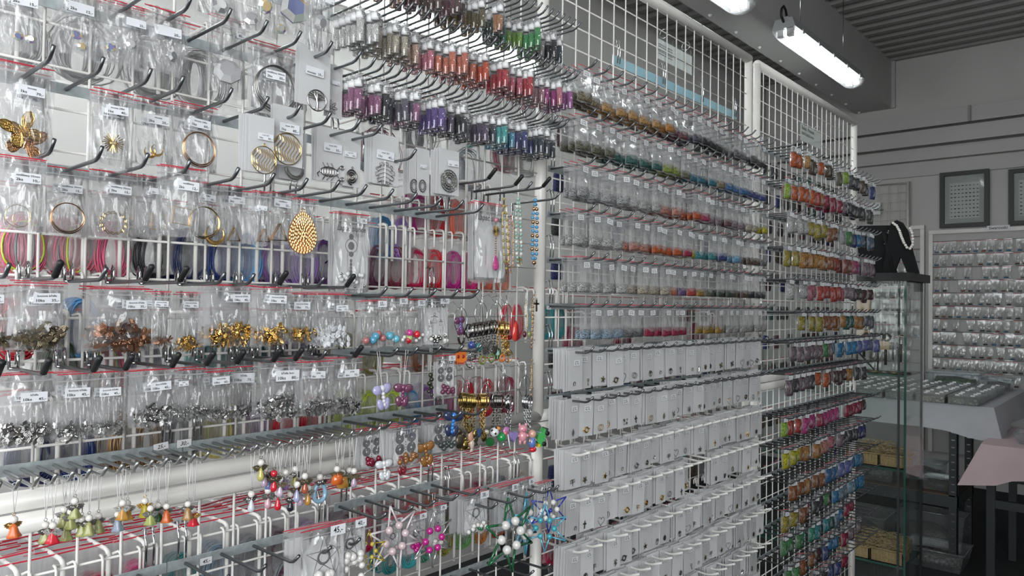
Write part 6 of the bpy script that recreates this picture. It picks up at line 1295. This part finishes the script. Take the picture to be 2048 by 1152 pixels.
def tub(x, y, z, w, d, h, label, fill=None, lid=False):
    t = ob('plastic_tub', None, loc=(x,y,z)); tag(t, label, 'tub'); b = MB(); k = .86
    q = [(-w/2*k,-d/2*k,.001),(w/2*k,-d/2*k,.001),(w/2*k,d/2*k,.001),(-w/2*k,d/2*k,.001),(-w/2,-d/2,h),(w/2,-d/2,h),(w/2,d/2,h),(-w/2,d/2,h)]
    b.add((q,[(0,1,2,3),(0,1,5,4),(1,2,6,5),(2,3,7,6),(3,0,4,7)])); ob('body', b.mesh('body',False), TUB, t); ob('rim', mk('rim', tube([(-w/2,-d/2,h),(w/2,-d/2,h),(w/2,d/2,h),(-w/2,d/2,h)],.006,5,True)), TUB, t)
    if lid: ob('lid', mk('lid', box(-w/2-.005,w/2+.005,-d/2-.005,d/2+.005,h,h+.012), smooth=False), TUB, t)
    if fill: m_ = pillow(w*.8,h*.6,d*.78,5,.3); o = ob('contents', m_, fill, t, (0,0,.004), (0,0,PI/2)); o['kind'] = 'stuff'
mixf = beadmat('tub_mix',(.30,.28,.27),60,.7,.5); darkf = beadmat('tub_dark',(.10,.07,.06),120,.8,.4)
sx_ = atY(1878,975,hy+.1).x; tub(sx_,hy+.12,zs2+.008,.16,.15,.07,'small tub of dark beads on the rack shelf',darkf); tub(sx_-.12,hy+.3,zs2+.008,.22,.15,.11,'larger grey tub at the back of the rack shelf',darkf,True); tub(sx_-.34,hy+.15,zs2+.008,.24,.2,.1,'long tub on the rack shelf behind the glass',mixf)
fx_ = atY(1872,1110,hy).x; tub(fx_,hy+.02,.001,.30,.26,.10,'open tub of pale scraps on the floor',mixf); tub(fx_-.06,hy+.22,.001,.34,.15,.24,'deep tub standing under the rack',darkf); tub(fx_-.42,hy+.1,.001,.34,.3,.2,'deep tub on the floor behind the cabinet',darkf)
# divided trays of findings on the cloth
TRAYF = [beadmat('tray_%d' % i, c, 90, .7, .35) for i, c in enumerate(((.34,.36,.28),(.42,.42,.38),(.30,.34,.30),(.44,.38,.28)))]
nx_ = 8
for i in range(nx_):
    for j in range(3):
        x = xt-.13-.155*i; y = 4.66+.30*j; t = ob('divided_tray', None, loc=(x,y,ZT+.002)); tag(t, 'clear divided tray of findings on the grey cloth', 'tray', 'divided trays on the grey cloth')
        ob('box', mk('box', box(-.07,.07,-.135,.135,0,.045), smooth=False) if (i,j) == (0,0) else bpy.data.meshes['box'], TUB, t); o = ob('findings', bpy.data.meshes.get('findings') or mk('findings', box(-.066,.066,-.13,.13,.002,.03), smooth=False), TRAYF[(i*3+j*5) % 4], t); o['kind'] = 'stuff'
        for k in range(2):
            for l in range(3): ob('label', bpy.data.meshes.get('tray_label') or mk('tray_label', box(-.010,.010,-.007,.007,0,.0015), smooth=False), PAPER, t, (-.034+.068*k+R.uniform(-.006,.006),-.09+.085*l+R.uniform(-.012,.012),.046), (.4,0,R.uniform(-.3,.3)))
tub(xt-.36,5.57,ZT+.002,.30,.2,.09,'lidded box of green and red beads on the cloth',beadmat('greenred',(.12,.25,.08),60,.8,.4),True); tub(xt-.12,5.57,ZT+.002,.16,.18,.07,'low clear box of pale pieces on the cloth',mixf)
# pink table
pc_ = atZ(1966,888,.74); px_, py_ = pc_.x, pc_.y
pt = ob('folding_table', None, loc=(px_,py_,0)); tag(pt, 'dark framed table under the pink cloth', 'table')
ob('table_top', mk('table_top', box(.0,1.0,.0,.75,.715,.737), smooth=False), DGREY, pt)
for x, y in ((.03,.03),(.97,.03),(.03,.72),(.97,.72)): ob('leg', mk('leg', box(x-.018,x+.018,y-.018,y+.018,0,.715), smooth=False), DGREY, pt)
zb_ = atY(1990,1010,py_).z
for y in (.03,.72): ob('crossbar', mk('crossbar', box(.03,.97,y-.012,y+.012,zb_-.02,zb_+.02), smooth=False), DGREY, pt)
tag(ob('tablecloth', drape(px_,px_+1.0,py_,py_+.75,.741,.15,'tablecloth',.09,8), PCLOTH), 'pale pink cloth with a drooping corner on the dark table', 'tablecloth')
tub(px_+.28,py_+.22,.743,.34,.22,.05,'flat clear box of bead strings on the pink cloth',beadmat('pinkmix2',(.40,.28,.24),70,.8,.4)); tub(px_+.6,py_+.5,.743,.34,.22,.06,'second clear box of beads further along the pink cloth',mixf)
